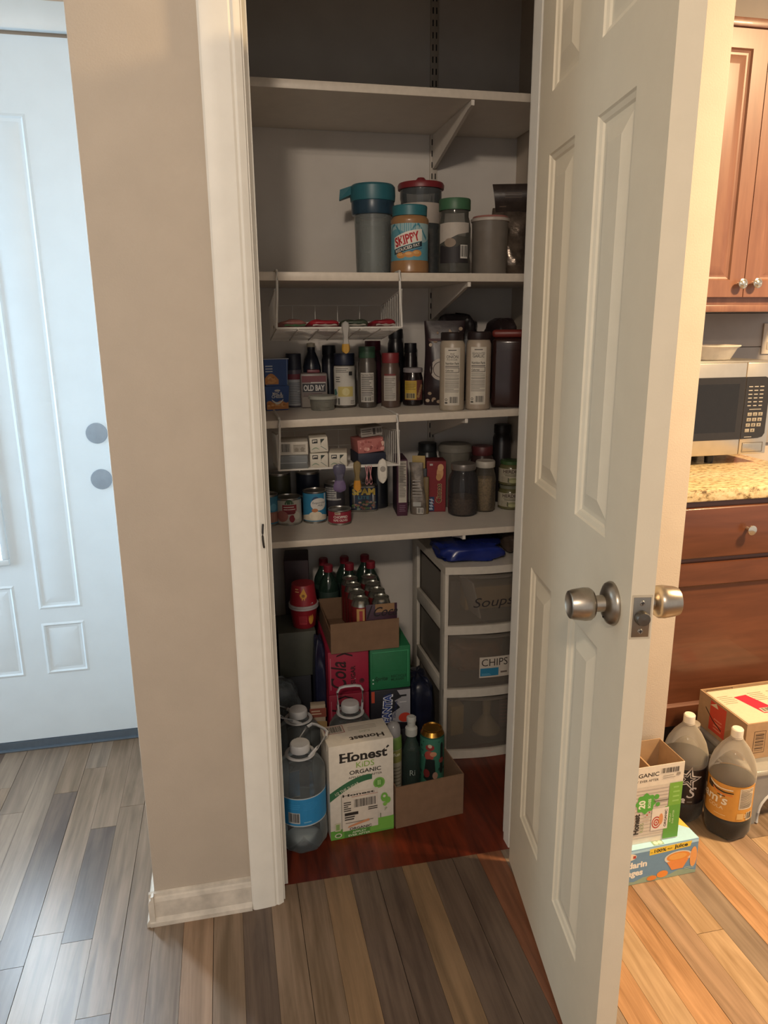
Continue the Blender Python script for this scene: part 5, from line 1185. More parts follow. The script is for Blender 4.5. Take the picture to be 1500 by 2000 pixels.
# drawer contents
q = cartw(0.20, 0.16, lv[2]+0.036); carton('soup_carton', 'tan carton inside the top cart drawer', q.x, q.y, q.z, 0.20, 0.14, 0.075, '#A88A58', 0)
q = cartw(0.055, 0.14, lv[2]+0.036); carton('packet', 'dark packet standing at the left inside the top cart drawer', q.x, q.y, q.z, 0.035, 0.10, 0.105, '#3A3436', R(12))
q = cartw(0.118, 0.06, lv[2]+0.036); t2 = carton('packet', 'pale leaning packet inside the top cart drawer', q.x, q.y, q.z, 0.006, 0.09, 0.125, '#B5AEA4', R(8)); t2.rotation_euler = (0, R(-14), R(8))
p = Print(); p.text('Soups', 0.150, 0.520, 0.030, '#2A2426', w=0.125, bold=-0.005, shear=0.3, rot=0.04)
bow = lambda u, v, e: (u, 0.004-0.021*math.sin(math.pi*(u-0.014)/(CW-0.028))-e, v)
p.build(t, bow, 'handwriting', cut=0.012)
q = cartw(0.145, 0.18, lv[1]+0.036); blob('chip_bag', 'brown snack bag inside the middle cart drawer', q.x, q.y, q.z, 0.20, 0.24, 0.115, mat('#7A5234', 0.45, 0, 0.3, 40, 0.3, 40), 0, 51, 0.1, 0.5)
q = cartw(0.29, 0.07, lv[1]+0.036); carton('packet', 'pale box at the right inside the middle cart drawer', q.x, q.y, q.z, 0.06, 0.05, 0.06, '#B5A894', R(8))
p = Print().rect(0.112, 0.280, 0.212, 0.350, '#C4BAAC'); p.rect(0.115, 0.285, 0.175, 0.312, '#2A7A9E'); p.text('CHIPS', 0.162, 0.319, 0.024, '#2E2624', w=0.086, bold=0.0); p.rect(0.182, 0.292, 0.204, 0.298, '#6A5E54'); p.lines(0.12, 0.287, 0.15, 0.295, 2, '#6AA8C4', 0.4)
p.build(t, bow, 'chips_card', cut=0.012)
q = cartw(0.07, 0.10, lv[0]+0.036); carton('packet', 'yellow packet at the left inside the bottom cart drawer', q.x, q.y, q.z, 0.045, 0.06, 0.105, '#B89A5A', R(5))
q = cartw(0.112, 0.14, lv[0]+0.036); carton('packet', 'dark green packet inside the bottom cart drawer', q.x, q.y, q.z, 0.045, 0.08, 0.10, '#34413C', R(-6))
q = cartw(0.178, 0.08, lv[0]+0.036); t2 = thing('funnel', 'pale plastic funnel standing inside the bottom cart drawer', 'funnel', q, 0)
MB().lathe([(0.046, 0.0), (0.047, 0.004), (0.020, 0.045), (0.013, 0.055), (0.015, 0.10), (0.019, 0.128), (0.0, 0.130)], 32).build('cone', mat('#B5A27E', 0.5), t2)
q = cartw(0.272, 0.12, lv[0]+0.036); b3 = Print(); b3.lines(-0.045, 0.02, 0.045, 0.11, 7, '#8A4A50', 0.3, 4)
carton('packet', 'maroon packet at the right inside the bottom cart drawer', q.x, q.y, q.z, 0.10, 0.10, 0.125, '#4A2A30', R(-3), b3)
blob('plastic_bag', 'shiny blue bag lying on top of the drawer cart', 0.722, 2.115, CH+0.0005, 0.20, 0.19, 0.050, mat('#1C2A6E', 0.25, 0, 0.3, 14, 0.5, 30), R(-6), 61, 0.14, 0.45)
blob('plastic_bag', 'clear brown plastic bag on the right of the drawer cart top', 0.895, 2.16, CH+0.0005, 0.10, 0.20, 0.062, clear('#6A5A4E', 0.6, 0.2, 0.5), 0, 71, 0.14, 0.5)

# ================================================================ KITCHEN
# ceiling lamp with its own light
t = thing('ceiling_lamp', 'round warm kitchen ceiling lamp out of view above', 'ceiling lamp', (2.3, 0.78, 2.60))
MB().lathe([(0, -0.03), (0.17, -0.03), (0.18, -0.02), (0.18, -0.0005), (0, -0.0005)], 40).build('fitting', mat('#D8D2C8', 0.5), t)
kl = bpy.data.lights.new('kitchen_lamp_light', 'AREA'); kl.shape = 'DISK'; kl.size = 0.30; kl.energy = 150; kl.color = (1.0, 0.70, 0.38)
ko = bpy.data.objects.new('kitchen_lamp_light', kl); COL.objects.link(ko); ko.location = (2.3, 0.78, 2.565)
t = thing('ceiling_lamp', 'round hall ceiling lamp out of view behind the camera', 'ceiling lamp', (-0.42, -1.0, 2.44))
MB().lathe([(0, -0.03), (0.15, -0.03), (0.16, -0.02), (0.16, -0.0005), (0.01, -0.0005), (0.01, 0.159), (0, 0.1595)], 40).build('fitting', mat('#D8D2C8', 0.5), t)
hl = bpy.data.lights.new('hall_lamp_light', 'AREA'); hl.shape = 'DISK'; hl.size = 0.26; hl.energy = 52; hl.color = (1.0, 0.84, 0.68)
ho = bpy.data.objects.new('hall_lamp_light', hl); COL.objects.link(ho); ho.location = (-0.42, -1.0, 2.405); ho.rotation_euler = (R(40), 0, R(-14))
# upper cabinet
t = thing('upper_cabinet', 'cherry wood wall cabinet with two raised-panel doors', 'cabinet', (1.25, 2.17, 1.40))
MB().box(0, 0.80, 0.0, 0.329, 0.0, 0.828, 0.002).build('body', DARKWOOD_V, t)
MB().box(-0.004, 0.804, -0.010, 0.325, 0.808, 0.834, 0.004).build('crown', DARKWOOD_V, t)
MB().box(0, 0.80, -0.004, 0.02, -0.006, 0.016, 0.003).build('light_rail', DARKWOOD_V, t)
KNB = mat('#C9C2B4', 0.2, 0.9)
def raised_door(parent, x0, x1, z0, z1, yb, th_, st, mt, knob_at, field_in=0.045):
    xs = [x0, x0+st, x1-st, x1]; zs = [z0, z0+st, z1-st, z1]
    dr = slab_with_holes(xs, zs, {(1, 1)}, yb-th_, yb-0.0004, parent, 'door', mt)
    moulded(dr, 'panel', x0+st, x1-st, z0+st, z1-st, mt, yb-th_, 1, ((0, 0), (0.004, 0.006), (0.010, 0.008), (0.016, 0.008), (0.040, 0.001), (0.042, 0.0008)))
    if knob_at:
        mx = Matrix.Translation((knob_at[0], yb-th_, knob_at[1])) @ Matrix.Rotation(R(90), 4, 'X')
        MB().lathe([(0, 0), (0.006, 0), (0.0055, 0.012), (0.012, 0.016), (0.0155, 0.019), (0.0155, 0.022), (0.012, 0.0235), (0.0105, 0.0225), (0.008, 0.0245), (0, 0.026)], 28, mx=mx).build('knob', KNB, dr)
    return dr
raised_door(t, 0.02, 0.3985, 0.040, 0.800, 0.0, 0.02, 0.052, DARKWOOD_V, (0.381, 0.080))
raised_door(t, 0.4015, 0.78, 0.040, 0.800, 0.0, 0.02, 0.052, DARKWOOD_V, (0.434, 0.082))
# backsplash boards
bs = struct('trim_9', MB().box(1.0745, 2.2, 2.492, 2.4995, 0.896, 1.395), mat('#4F4A46', 0.7))
for k in range(4):
    MB().box(1.0746, 2.2, 2.484, 2.4918, 0.898+k*0.1245, 0.898+k*0.1245+0.1225, 0.0015).build('board', mat('#98918A', 0.55, 0, 0.05, 15), bs)
# counter
GRAN = mat('#C9B58E', 0.25, 0, 0.0)
nt = GRAN.node_tree; b = nt.nodes['Principled BSDF']
tc = nt.nodes.new('ShaderNodeTexCoord'); vo = nt.nodes.new('ShaderNodeTexVoronoi'); vo.inputs['Scale'].default_value = 90
mp_ = nt.nodes.new('ShaderNodeMapping'); mp_.inputs['Scale'].default_value = (0.55, 1.3, 1.0); nt.links.new(tc.outputs['Object'], mp_.inputs[0])
no = nt.nodes.new('ShaderNodeTexNoise'); no.inputs['Scale'].default_value = 75; no.inputs['Detail'].default_value = 5; no.inputs['Roughness'].default_value = 0.7
nt.links.new(mp_.outputs[0], no.inputs['Vector'])
rp = nt.nodes.new('ShaderNodeValToRGB'); e = rp.color_ramp.elements
e[0].position = 0.36; e[0].color = lin('#6A5638'); e[1].position = 0.47; e[1].color = lin('#C2AB80')
x_ = e.new(0.62); x_.color = lin('#D8C7A0')
nt.links.new(no.outputs['Fac'], rp.inputs[0]); nt.links.new(rp.outputs[0], b.inputs['Base Color'])
o = MB().box(1.0745, 1.83, 1.808, 2.4835, 0.8575, 0.895, 0.006).build('countertop', GRAN)
tag(o, 'speckled granite worktop under the microwave', 'countertop')
# base cabinet
t = thing('base_cabinet', 'dark cherry base cabinet with one drawer under the granite worktop', 'cabinet', (1.19, 1.833, 0))
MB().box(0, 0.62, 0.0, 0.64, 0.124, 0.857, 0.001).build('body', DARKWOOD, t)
MB().box(0, 0.62, 0.07, 0.60, 0.0, 0.1235).build('toe_kick', mat('#2A1710', 0.5), t)
dw = MB().box(0.02, 0.60, -0.020, -0.0004, 0.683, 0.838, 0.006, seg=3).build('drawer', DARKWOOD, t)
mx = Matrix.Translation((0.303, -0.020, 0.767)) @ Matrix.Rotation(R(90), 4, 'X')
MB().lathe([(0, 0), (0.006, 0), (0.0055, 0.014), (0.012, 0.018), (0.0145, 0.021), (0.0145, 0.024), (0.011, 0.026), (0, 0.027)], 28, mx=mx).build('knob', KNB, dw)
dr = slab_with_holes([0.02, 0.085, 0.535, 0.60], [0.135, 0.20, 0.600, 0.667], {(1, 1)}, -0.020, -0.0004, t, 'door', DARKWOOD)
moulded(dr, 'panel', 0.085, 0.535, 0.20, 0.600, DARKWOOD, -0.020, 1, ((0, 0), (0.003, 0.006), (0.008, 0.010), (0.030, 0.011), (0.032, 0.011)))
# microwave
t = thing('microwave', 'stainless and black microwave oven on the granite worktop', 'microwave', (1.32, 2.13, 0.895))
MW, MH = 0.463, 0.338
MB().box(0.0, MW, 0.012, 0.345, 0.032, MH+0.006, 0.004).build('case', mat('#8E8A84', 0.4, 0.6), t)
ST_ = mat('#C9C0B2', 0.32, 0.85, 0.04, 30)
dr = MB().box(0.0, 0.3575, -0.006, 0.0115, 0.034, MH, 0.003).build('door', ST_, t)
MB().box(0.0, 0.3575, -0.008, -0.0062, 0.086, 0.292).build('window', mat('#2A2725', 0.12, 0, 0.05), dr)
MB().box(0.05, 0.335, -0.0086, -0.0081, 0.112, 0.270, 0.0).build('mesh_screen', mat('#1E1C1B', 0.08, 0, 0.05), dr)
pn = MB().box(0.3595, MW, -0.006, 0.0115, 0.034, MH, 0.003).build('control_panel', ST_, t)
b = MB(); pr_ = [(0.3595, 0.086), (0.425, 0.088), (0.442, 0.092), (0.450, 0.104), (0.450, 0.274), (0.444, 0.286), (0.430, 0.292), (0.3595, 0.292)]
b.prism([(x, z) for x, z in pr_], 'y', -0.008, -0.0062); b.build('key_panel', mat('#2B2826', 0.2, 0, 0.05), pn)
KEY = mat('#8C857A', 0.5)
for rI in range(4):
    for cI in range(3):
        if rI == 3 and cI == 2: continue
        z = 0.163-rI*0.018; x = 0.372+cI*0.0205+(3-rI)*0.0012
        MB().box(x, x+0.0165, -0.0092, -0.0081, z, z+0.0115, 0.0004).build('key', KEY, pn)
p = Print(); kk = iter('1234567890')
for rI in range(3):
    for cI in range(3):
        p.text(next(kk), 0.3802+cI*0.0205+(3-rI)*0.0012, 0.166-rI*0.018, 0.006, '#3A3632', bold=0.02)
p.text('0', 0.4007, 0.112, 0.006, '#3A3632', bold=0.02)
p.build(pn, on_front(-0.0093), 'key_print')
p = Print()
for rI in range(6):
    for cI in range(3): p.rect(0.372+cI*0.021+rI*-0.0004, 0.196+rI*0.0125, 0.385+cI*0.021, 0.199+rI*0.0125, '#A8A29A')
p.rect(0.38, 0.184, 0.425, 0.186, '#A8A29A'); p.rect(0.372, 0.092, 0.40, 0.094, '#A8A29A')
p.build(pn, on_front(-0.0081), 'panel_print')['kind'] = 'stuff'
b = MB().box(0.372, 0.446, -0.0072, -0.0059, 0.043, 0.071, 0.003); b.build('release_button', mat('#B9B0A2', 0.3, 0.85), pn)
b = MB()
for (a, c_, d_, e_) in ((0.369, 0.449, 0.0405, 0.042), (0.369, 0.449, 0.072, 0.0735), (0.369, 0.3705, 0.042, 0.072), (0.4475, 0.449, 0.042, 0.072)): b.box(a, c_, -0.0066, -0.0059, d_, e_)
b.build('button_groove', mat('#4A453F', 0.6), pn)
for (x, y) in ((0.05, 0.05), (0.29, 0.05), (0.05, 0.30), (0.41, 0.30)):
    MB().lathe([(0, 0.0005), (0.014, 0.0005), (0.016, 0.0318), (0, 0.0318)], 16, cx=x, cy=y).build('foot', BLACK, t)
# foam bowl
t = thing('foam_bowl', 'white foam bowl on top of the microwave', 'bowl', (1.616, 2.255, 0.895+MH+0.0065), 0)
rim = []
b = MB().lathe([(0, 0), (0.072, 0), (0.075, 0.002), (0.094, 0.038), (0.104, 0.044), (0.105, 0.047), (0.100, 0.048), (0.091, 0.041), (0.073, 0.006), (0, 0.005)], 48, lobes=14, lobe_amp=0.006); b.build('shell', mat('#DDD5C8', 0.6), t)
# outlet plate and small pink packet beyond the microwave
t = thing('outlet_plate', 'white outlet plate on the grey backsplash beside the microwave', 'outlet plate', (2.045, 2.4835, 1.30))
MB().box(-0.035, 0.035, -0.006, 0, -0.057, 0.057, 0.002).build('plate', mat('#C9BFB0', 0.5), t)
for z in (-0.026, 0.026): MB().box(-0.016, 0.016, -0.008, -0.0062, z-0.014, z+0.014, 0.002).build('socket', mat('#B5AA9A', 0.5), t)
carton('small_packet', 'pink packet on the worktop behind the right end of the microwave', 1.93, 2.40, 0.8955, 0.12, 0.05, 0.11, '#B86A62', 0, Print().rect(-0.05, 0.02, 0.05, 0.05, '#D9C2B4').rect(-0.05, 0.07, 0.05, 0.09, '#A04A48'))
bpy.data.objects['countertop'].location.x = 0
# ---------------------------------------------------------------- kitchen floor clutter
p = Print(); p.step = 0.05
p.rect(-0.127, 0.001, 0.127, 0.099, '#6A8CA8')
p.band([(-0.127+0.0254*i, 0.001) for i in range(11)], [(-0.127+0.0254*i, 0.014+0.006*math.sin(i*1.7)) for i in range(11)], '#8FA08A')
p.rect(-0.127, 0.092, 0.127, 0.0995, '#A8CDE0'); p.poly([(-0.012, 0.078), (0.104, 0.083), (0.108, 0.0985), (-0.012, 0.096)], '#E0BE3E')
p.text('IN', -0.006, 0.083, 0.004, '#2B2A22', w=0.006); p.text('100%', 0.018, 0.0835, 0.0085, '#2B2A22', w=0.034, bold=0.03); p.text('FRUIT', 0.045, 0.0855, 0.004, '#2B2A22', w=0.014, bold=0.02); p.text('juice', 0.077, 0.086, 0.010, '#2B2A22', w=0.038, bold=0.03)
p.text('Mandarin', -0.066, 0.050, 0.0165, '#E2DCD0', w=0.098, bold=0.04); p.text('Oranges', -0.070, 0.027, 0.0165, '#E2DCD0', w=0.086, bold=0.04)
p.disc(-0.07, 0.083, 0.022, '#DCCFB8', 0.010); p.rect(-0.058, 0.078, -0.05, 0.086, '#A8403A')
p.disc(0.072, 0.058, 0.040, '#D0CBBE', 0.018); p.disc(0.072, 0.059, 0.034, '#D98A3E', 0.014); p.disc(0.070, 0.060, 0.026, '#E0A050', 0.009)
p.poly([(0.040, 0.048), (0.104, 0.050), (0.088, 0.022), (0.056, 0.022)], '#DE8A48'); p.disc(0.030, 0.016, 0.016, '#E08A3A', 0.010); p.disc(0.0, 0.010, 0.014, '#D9823A', 0.007); p.disc(0.116, 0.05, 0.010, '#DE9A5A', 0.03); p.lines(0.092, 0.016, 0.120, 0.024, 2, '#B9C4A8', 0.4)
pt_ = Print(); pt_.rect(-0.127, -0.0675, 0.127, 0.0675, '#A8D2E4'); pt_.poly([(0.02, 0.0675), (0.127, -0.03), (0.127, 0.0675)], '#E2B04A'); pt_.poly([(0.09, 0.0675), (0.127, 0.02), (0.127, 0.0675)], '#E0C86A'); pt_.rect(0.0, -0.066, 0.03, -0.05, '#8AA88A'); pt_.disc(0.01, -0.058, 0.006, '#D9D2C2'); pt_.disc(0.022, -0.058, 0.006, '#D9D2C2')
carton('fruit_cup_carton', 'blue mandarin orange fruit cup carton on the kitchen floor', 0.972, 1.4395, 0, 0.256, 0.136, 0.102, '#7E9FB8', R(1.8), p, pt_)
# open drink carton standing on it
t = thing('open_carton', 'opened white and green juice carton standing on the mandarin carton', 'box', (0.958, 1.4405, 0.1026), R(1.0))
w, d, h, th = 0.180, 0.104, 0.216, 0.0016
WC = mat('#CFC6B8', 0.6)
MB().box(-w/2, w/2, -d/2, d/2, 0, th).build('bottom', WC, t, smooth=False)
MB().box(-w/2, w/2, -d/2, -d/2+th, th, h).build('front_wall', WC, t, smooth=False)
MB().box(-w/2, w/2, d/2-th, d/2, th, h+0.002).build('back_wall', CARD, t, smooth=False)
MB().box(-w/2, -w/2+th, -d/2+th, d/2-th, th, h).build('side_wall', CARD, t, smooth=False)
MB().box(w/2-th, w/2, -d/2+th, d/2-th, th, h).build('side_wall', CARD, t, smooth=False)
MB().box(0.02, 0.024, -d/2+th, d/2-th, 0.05, h-0.03).build('divider', CARD, t, smooth=False)
p = Print(); p.step = 0.05; c = '#2B2723'
p.text('ORGANIC', -0.020, 0.188, 0.0105, c, w=0.082, bold=0.015); p.text('APPLEY EVER AFTER', -0.022, 0.1745, 0.006, '#5E564C', w=0.086, bold=0.01)
p.barcode(0.024, 0.190, 0.080, 0.207, 16, '#CFC6B8'); p.lines(0.032, 0.176, 0.066, 0.188, 2, '#8A8278', 0.25); p.rect(0.070, 0.182, 0.080, 0.189, '#8A8278')
p.rect(-0.088, 0.018, 0.052, 0.160, '#C2B8AC')
for k in range(14): p.rect(-0.088, 0.024+k*0.0098, 0.052, 0.0255+k*0.0098, '#A39A90')
p.rect(0.053, 0.098, 0.0888, 0.162, '#6FA03C'); p.rect(0.046, 0.004, 0.0888, 0.098, '#5A9438'); p.lines(0.064, 0.104, 0.082, 0.156, 4, '#8CB860', 0.35, 3)
bx = [(-0.010+0.026*math.cos(a)*(1+0.10*math.cos(8*a)), 0.115+0.027*math.sin(a)*(1+0.10*math.cos(8*a))) for a in [2*math.pi*k/48 for k in range(48)]]
p._add([(-0.010, 0.115)] + bx, [(0, k+1, (k+1) % 48+1) for k in range(48)], '#4E9A3A')
p.text('20', -0.012, 0.101, 0.016, '#D6D8C4', 'l', w=0.024, bold=0.04, rot=R(90)); p.text('BOXES', 0.004, 0.101, 0.007, '#D6D8C4', 'l', w=0.026, bold=0.02, rot=R(90))
p.disc(0.019, 0.130, 0.007, '#4E9A3A'); p.disc(0.024, 0.108, 0.006, '#4E9A3A'); p.rect(0.012, 0.1165, 0.053, 0.119, '#5E564C')
p.text('Honest', -0.024, 0.030, 0.0145, c, 'l', w=0.058, bold=0.04, rot=R(90)); p.text('KiDS', -0.011, 0.034, 0.010, '#8A9A6A', 'l', w=0.026, rot=R(90))
p.rect(0.010, 0.034, 0.056, 0.096, '#D2CAC0')
for (rx, cc) in ((0.017, '#A83A30'), (0.0135, '#CFC6B8'), (0.010, '#A83A30'), (0.006, '#CFC6B8'), (0.003, '#A83A30')): p.disc(0.024, 0.056, rx*0.75, cc, rx)
p.disc(0.036, 0.064, 0.006, '#C98A5A', 0.016); p.text('ORGANIC', 0.052, 0.040, 0.006, c, 'l', w=0.05, bold=0.02, rot=R(90)); p.text('APPLEY', 0.064, 0.050, 0.0045, '#C2D6A8', 'l', w=0.026, rot=R(90)); p.text('EVER AFTER', 0.072, 0.046, 0.0045, '#C2D6A8', 'l', w=0.038, rot=R(90))
p.lines(-0.012, 0.062, 0.008, 0.09, 3, '#B9A898', 0.2, 5); p.disc(-0.004, 0.082, 0.002, '#A83A30'); p.disc(0.002, 0.089, 0.002, '#A83A30')
p.poly([(-0.088, 0.0), (-0.06, 0.0), (-0.088, 0.02)], '#3E6A3A')
p.build(t, on_front(-d/2), 'front_print')
# two-litre bottles
def soda2l(label, x, y, labcol, pr, rz, level):
    t = thing('soda_bottle', label, 'bottle', (x, y, 0), rz, 'two-litre soda bottles on the kitchen floor')
    r = 0.0600
    prof = [(0, 0.012), (0.022, 0.010), (0.040, 0.0), (0.050, 0.004), (0.057, 0.022), (r, 0.050), (r, 0.060), (r-0.0025, 0.064), (r-0.0025, 0.172), (r, 0.176), (r, 0.190), (r-0.002, 0.205), (0.050, 0.232), (0.036, 0.258), (0.022, 0.276), (0.0145, 0.286), (0.0140, 0.292)]
    MB().lathe(prof[:9], 50, lobes=5, lobe_amp=0.05, lobe_z=0.03, cap=False).build('bottle', clear('#E6DCCB', 0.015, 0.05), t)
    MB().add(*(lambda P: ([(a*math.cos(2*math.pi*k/50), a*math.sin(2*math.pi*k/50), z) for a, z in P for k in range(50)], [(i*50+k, i*50+(k+1) % 50, (i+1)*50+(k+1) % 50, (i+1)*50+k) for i in range(len(P)-1) for k in range(50)]))(prof[8:])).build('shoulder', clear('#E6DCCB', 0.16, 0.05), t)
    MB().lathe([(0, 0.014), (0.022, 0.012), (0.039, 0.0025), (0.049, 0.007), (0.0555, 0.024), (r-0.0016, 0.050), (r-0.0016, 0.060), (r-0.004, 0.064), (r-0.004, min(level, 0.172))] + ([(r-0.0018, level)] if level > 0.172 else []) + [(0, level+0.0005)], 50, lobes=5, lobe_amp=0.05, lobe_z=0.03).build('cola', mat('#150C09', 0.45, 0, 0.1, spec=0.25), t)
    MB().lathe([(0.0140, 0.284), (0.0165, 0.285), (0.0165, 0.287), (0.0140, 0.288)], 28).build('neck_ring', clear('#C9BEB0', 0.5), t)
    MB().lathe([(0, 0.292), (0.0150, 0.289), (0.0153, 0.291), (0.0153, 0.310), (0.013, 0.313), (0, 0.313)], 40, lobes=20, lobe_amp=0.015).build('cap', mat('#DDD4C2', 0.45), t)
    MB().lathe([(r-0.0023, 0.066), (r-0.0018, 0.0665), (r-0.0018, 0.1705), (r-0.0023, 0.171)], 50).build('paper_label', mat(labcol, 0.35), t)
    pr.build(t, on_cyl(r-0.0017)); return t
p = Print(); p.step = 0.004
p.facts(0.030, 0.104, 0.074, 0.166, 'Nutrition Facts', 4, paper='#C9B9A0'); p.rect(0.028, 0.074, 0.046, 0.092, '#CFA868'); p.barcode(0.054, 0.070, 0.074, 0.094, 8, '#D2C2A4'); p.lines(0.048, 0.078, 0.053, 0.09, 2, '#E0D2B4', 0.4)
p.text("Sam's", -0.044, 0.112, 0.026, '#E0D4BC', w=0.088, bold=0.02, shear=0.12); p.text('COLA', -0.028, 0.096, 0.0095, '#E6D2A8', w=0.042); p.lines(-0.03, 0.078, 0.0, 0.082, 1, '#E0C490', 0.4); p.rect(-0.026, 0.136, -0.006, 0.1385, '#3A2A18')
p.band([(-0.058, 0.150), (-0.046, 0.146), (-0.034, 0.150)], [(-0.058, 0.170), (-0.046, 0.160), (-0.034, 0.158)], '#3A2A1A'); p.band([(-0.052, 0.166), (-0.036, 0.158), (-0.018, 0.156), (0.012, 0.158)], [(-0.052, 0.170), (-0.036, 0.163), (-0.018, 0.159), (0.012, 0.161)], '#E0D4BC'); p.band([(-0.046, 0.160), (-0.03, 0.150), (-0.01, 0.147), (0.014, 0.149)], [(-0.046, 0.163), (-0.03, 0.154), (-0.01, 0.151), (0.014, 0.152)], '#2B2018'); p.band([(-0.04, 0.152), (-0.026, 0.143), (-0.008, 0.140), (0.012, 0.141)], [(-0.04, 0.156), (-0.026, 0.146), (-0.008, 0.143), (0.012, 0.144)], '#D97A3A')
soda2l('two-litre cola bottle with an orange-gold label on the kitchen floor', 1.283, 1.503, '#C98E3E', p, fz(1.28, 1.5)-R(4), 0.169)
p = Print(); p.step = 0.004
def star(cu, cv, ro, ri, rot): return [(cu+(ro if k % 2 == 0 else ri)*math.sin(rot+k*math.pi/5), cv+(ro if k % 2 == 0 else ri)*math.cos(rot+k*math.pi/5)) for k in range(10)]
for (ro, ri, cc) in ((0.040, 0.017, '#C9C2BC'), (0.033, 0.0125, '#141014'), (0.022, 0.0085, '#C9C2BC'), (0.017, 0.0062, '#141014')):
    s_ = star(0.014, 0.146, ro, ri, 0.2); p._add([(0.014, 0.146)]+s_, [(0, k+1, (k+1) % 10+1) for k in range(10)], cc)
p.rect(-0.016, 0.158, -0.004, 0.168, '#8A2030'); p.text('S', 0.022, 0.088, 0.032, '#C9C2BC', w=0.020, shear=0.3); p.disc(0.006, 0.080, 0.005, '#C9C2BC'); p.rect(0.002, 0.070, 0.010, 0.075, '#C9C2BC'); p.rect(0.016, 0.074, 0.03, 0.076, '#8A847E'); p.band([(-0.03, 0.13), (-0.02, 0.126), (-0.008, 0.122)], [(-0.03, 0.134), (-0.02, 0.130), (-0.008, 0.126)], '#C9C2BC')
soda2l('two-litre cola bottle with a black star label behind the gold one', 1.203, 1.596, '#161216', p, fz(1.2, 1.59), 0.188)
t = thing('plastic_bottle', 'empty grey plastic bottle between the cola bottles and carton', 'bottle', (1.300, 1.712, 0), 0)
MB().lathe([(0, 0), (0.040, 0), (0.044, 0.006), (0.045, 0.14), (0.038, 0.165), (0.024, 0.185), (0.022, 0.196)], 32).build('body', clear('#A39C90', 0.45, 0.15), t)
MB().lathe([(0, 0.194), (0.024, 0.194), (0.0245, 0.206), (0.02, 0.209), (0, 0.209)], 28).build('cap', mat('#8A8278', 0.5), t)
# clear plastic step stool
t = thing('step_stool', 'clear grey plastic step stool holding the cardboard carton', 'stool', (1.345, 1.500, 0))
PLS = clear('#B9B6B0', 0.42, 0.15)
SW, SD, SH = 0.36, 0.27, 0.168
MB().box(0, SW, 0, SD, SH-0.018, SH, 0.006, seg=3).build('top', PLS, t)
def arch(fixed, axis, L_, name):
    N = 16; out = [(0, 0), (0, SH-0.0185), (L_, SH-0.0185), (L_, 0), (L_-0.038, 0)]
    for k in range(N+1):
        a = math.pi*k/N; out.append((L_/2 + (L_/2-0.045)*math.cos(a), 0.055 + 0.065*math.sin(a)))
    out.append((0.038, 0))
    b = MB()
    # triangulated as a strip between the outer box and the arch
    n_ = 24; vs = []; fs = []
    for dpt in (0, 0.004):
        for k in range(n_+1):
            s_ = L_*k/n_
            if s_ < 0.038 or s_ > L_-0.038: zb = 0.0
            else:
                q = (s_-L_/2)/(L_/2-0.038); zb = 0.035 + 0.085*math.sqrt(max(0, 1-q*q))
            for z in (zb, SH-0.0185): vs.append((s_, fixed+dpt, z) if axis == 'x' else (fixed+dpt, s_, z))
    m_ = 2*(n_+1)
    for k in range(n_):
        fs += [(2*k, 2*k+2, 2*k+3, 2*k+1), (m_+2*k, m_+2*k+1, m_+2*k+3, m_+2*k+2), (2*k, m_+2*k, m_+2*k+2, 2*k+2)]
    b.add(vs, fs); o = b.build(name, PLS, t, smooth=False)
    e = MB(); ps = []
    for k in range(19):
        a = math.pi*k/18; s_ = L_/2 - (L_/2-0.038)*math.cos(a); z = 0.035+0.085*math.sin(a); ps.append((s_, fixed, z) if axis == 'x' else (fixed, s_, z))
    ps = [((0.038, fixed, 0.004) if axis == 'x' else (fixed, 0.038, 0.004))] + ps + [((L_-0.038, fixed, 0.004) if axis == 'x' else (fixed, L_-0.038, 0.004))]
    e.tube(ps, 0.004, 8); e.build('rim', mat('#C2C4C4', 0.3), o)
arch(0.004, 'x', SW, 'leg_panel'); arch(SD-0.008, 'x', SW, 'leg_panel'); arch(0.004, 'y', SD, 'side_panel'); arch(SW-0.008, 'y', SD, 'side_panel')
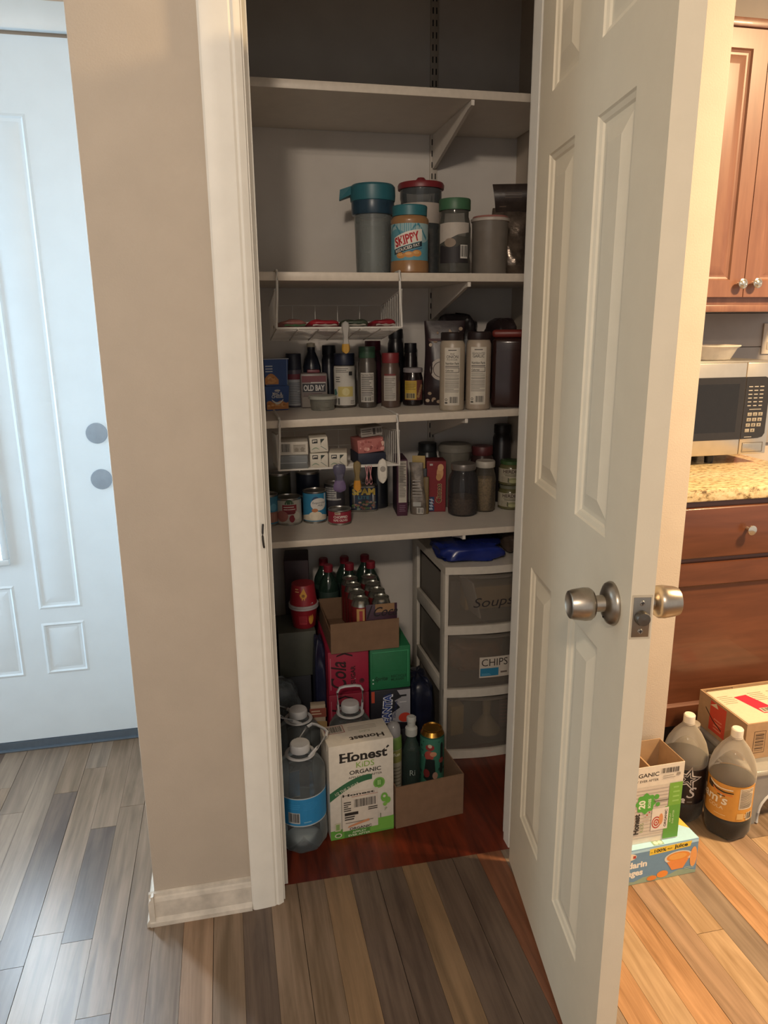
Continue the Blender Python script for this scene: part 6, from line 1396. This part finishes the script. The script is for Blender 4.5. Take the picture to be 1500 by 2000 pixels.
# cardboard carton on the stool with a flat pack in it
t = thing('cardboard_carton', 'open brown cardboard carton with a barcode on the kitchen stool', 'box', (1.360, 1.558, SH+0.0005), R(0.5))
w, d, h, th = 0.34, 0.208, 0.112, 0.0035
MB().box(0, w, 0, d, 0, th).build('bottom', CARD, t, smooth=False)
MB().box(0, w, 0, th, th, h).build('front_wall', CARD, t, smooth=False); MB().box(0, w, d-th, d, th, h).build('back_wall', CARD, t, smooth=False)
MB().box(0, th, th, d-th, th, h).build('side_wall', CARD, t, smooth=False); MB().box(w-th, w, th, d-th, th, h).build('side_wall', CARD, t, smooth=False)
p = Print(); p.rect(0.026, 0.018, 0.064, 0.086, '#3A2A1E'); p.rect(0.0275, 0.0195, 0.0625, 0.0845, '#A58563')
for k in range(11): p.rect(0.031, 0.025+k*0.0052, 0.059, 0.025+k*0.0052+[0.0015, 0.003, 0.001, 0.0025][k % 4], '#3A2A1E')
p.build(t, on_front(0.0), 'barcode')
p = Print(); p.rect(-0.155, 0.012, -0.085, 0.105, '#C2442E'); p.lines(-0.135, 0.02, -0.10, 0.06, 4, '#D98A70', 0.35); p.band([(-0.175, 0.07), (-0.14, 0.045), (-0.10, 0.030)], [(-0.175, 0.074), (-0.14, 0.049), (-0.10, 0.034)], '#2B1E16'); p.poly([(-0.155, 0.09), (-0.13, 0.105), (-0.12, 0.092)], '#D6C6A8')
p.build(t, on_left(0.0), 'side_print')
p = Print(); p.rect(0.02, 0.094, 0.11, 0.108, '#3A2A1E'); p.rect(0.022, 0.0955, 0.108, 0.1065, '#A58563'); p.lines(0.03, 0.097, 0.1, 0.105, 1, '#3A2A1E', 0.5)
p.build(t, lambda u, v, e: (u, d-th-e, v), 'inner_print')
p = Print(); p.step = 0.1
p.rect(-0.155, -0.088, 0.155, 0.088, '#CFC3A8'); p.poly([(-0.10, 0.045), (-0.055, 0.05), (-0.02, -0.055), (-0.075, -0.055)], '#B8243A'); p.barcode(-0.072, -0.05, -0.038, -0.028, 10, '#D8CDB8')
for (a, b_) in ((-0.148, 0.03), (-0.045, 0.03), (0.02, 0.03), (0.085, 0.03), (0.0, -0.03), (0.07, -0.03)): p.lines(a, b_-0.02, a+0.045, b_+0.03, 5, '#A89C84', 0.3, int(a*1000) % 7)
carton('flat_pack', 'white printed flat pack with a red patch inside the cardboard carton', 1.529, 1.663, SH+0.0045, 0.318, 0.186, 0.104, '#CFC3A8', R(0.5), top=p, left=Print().rect(-0.085, 0.07, 0.085, 0.10, '#C2442E'))
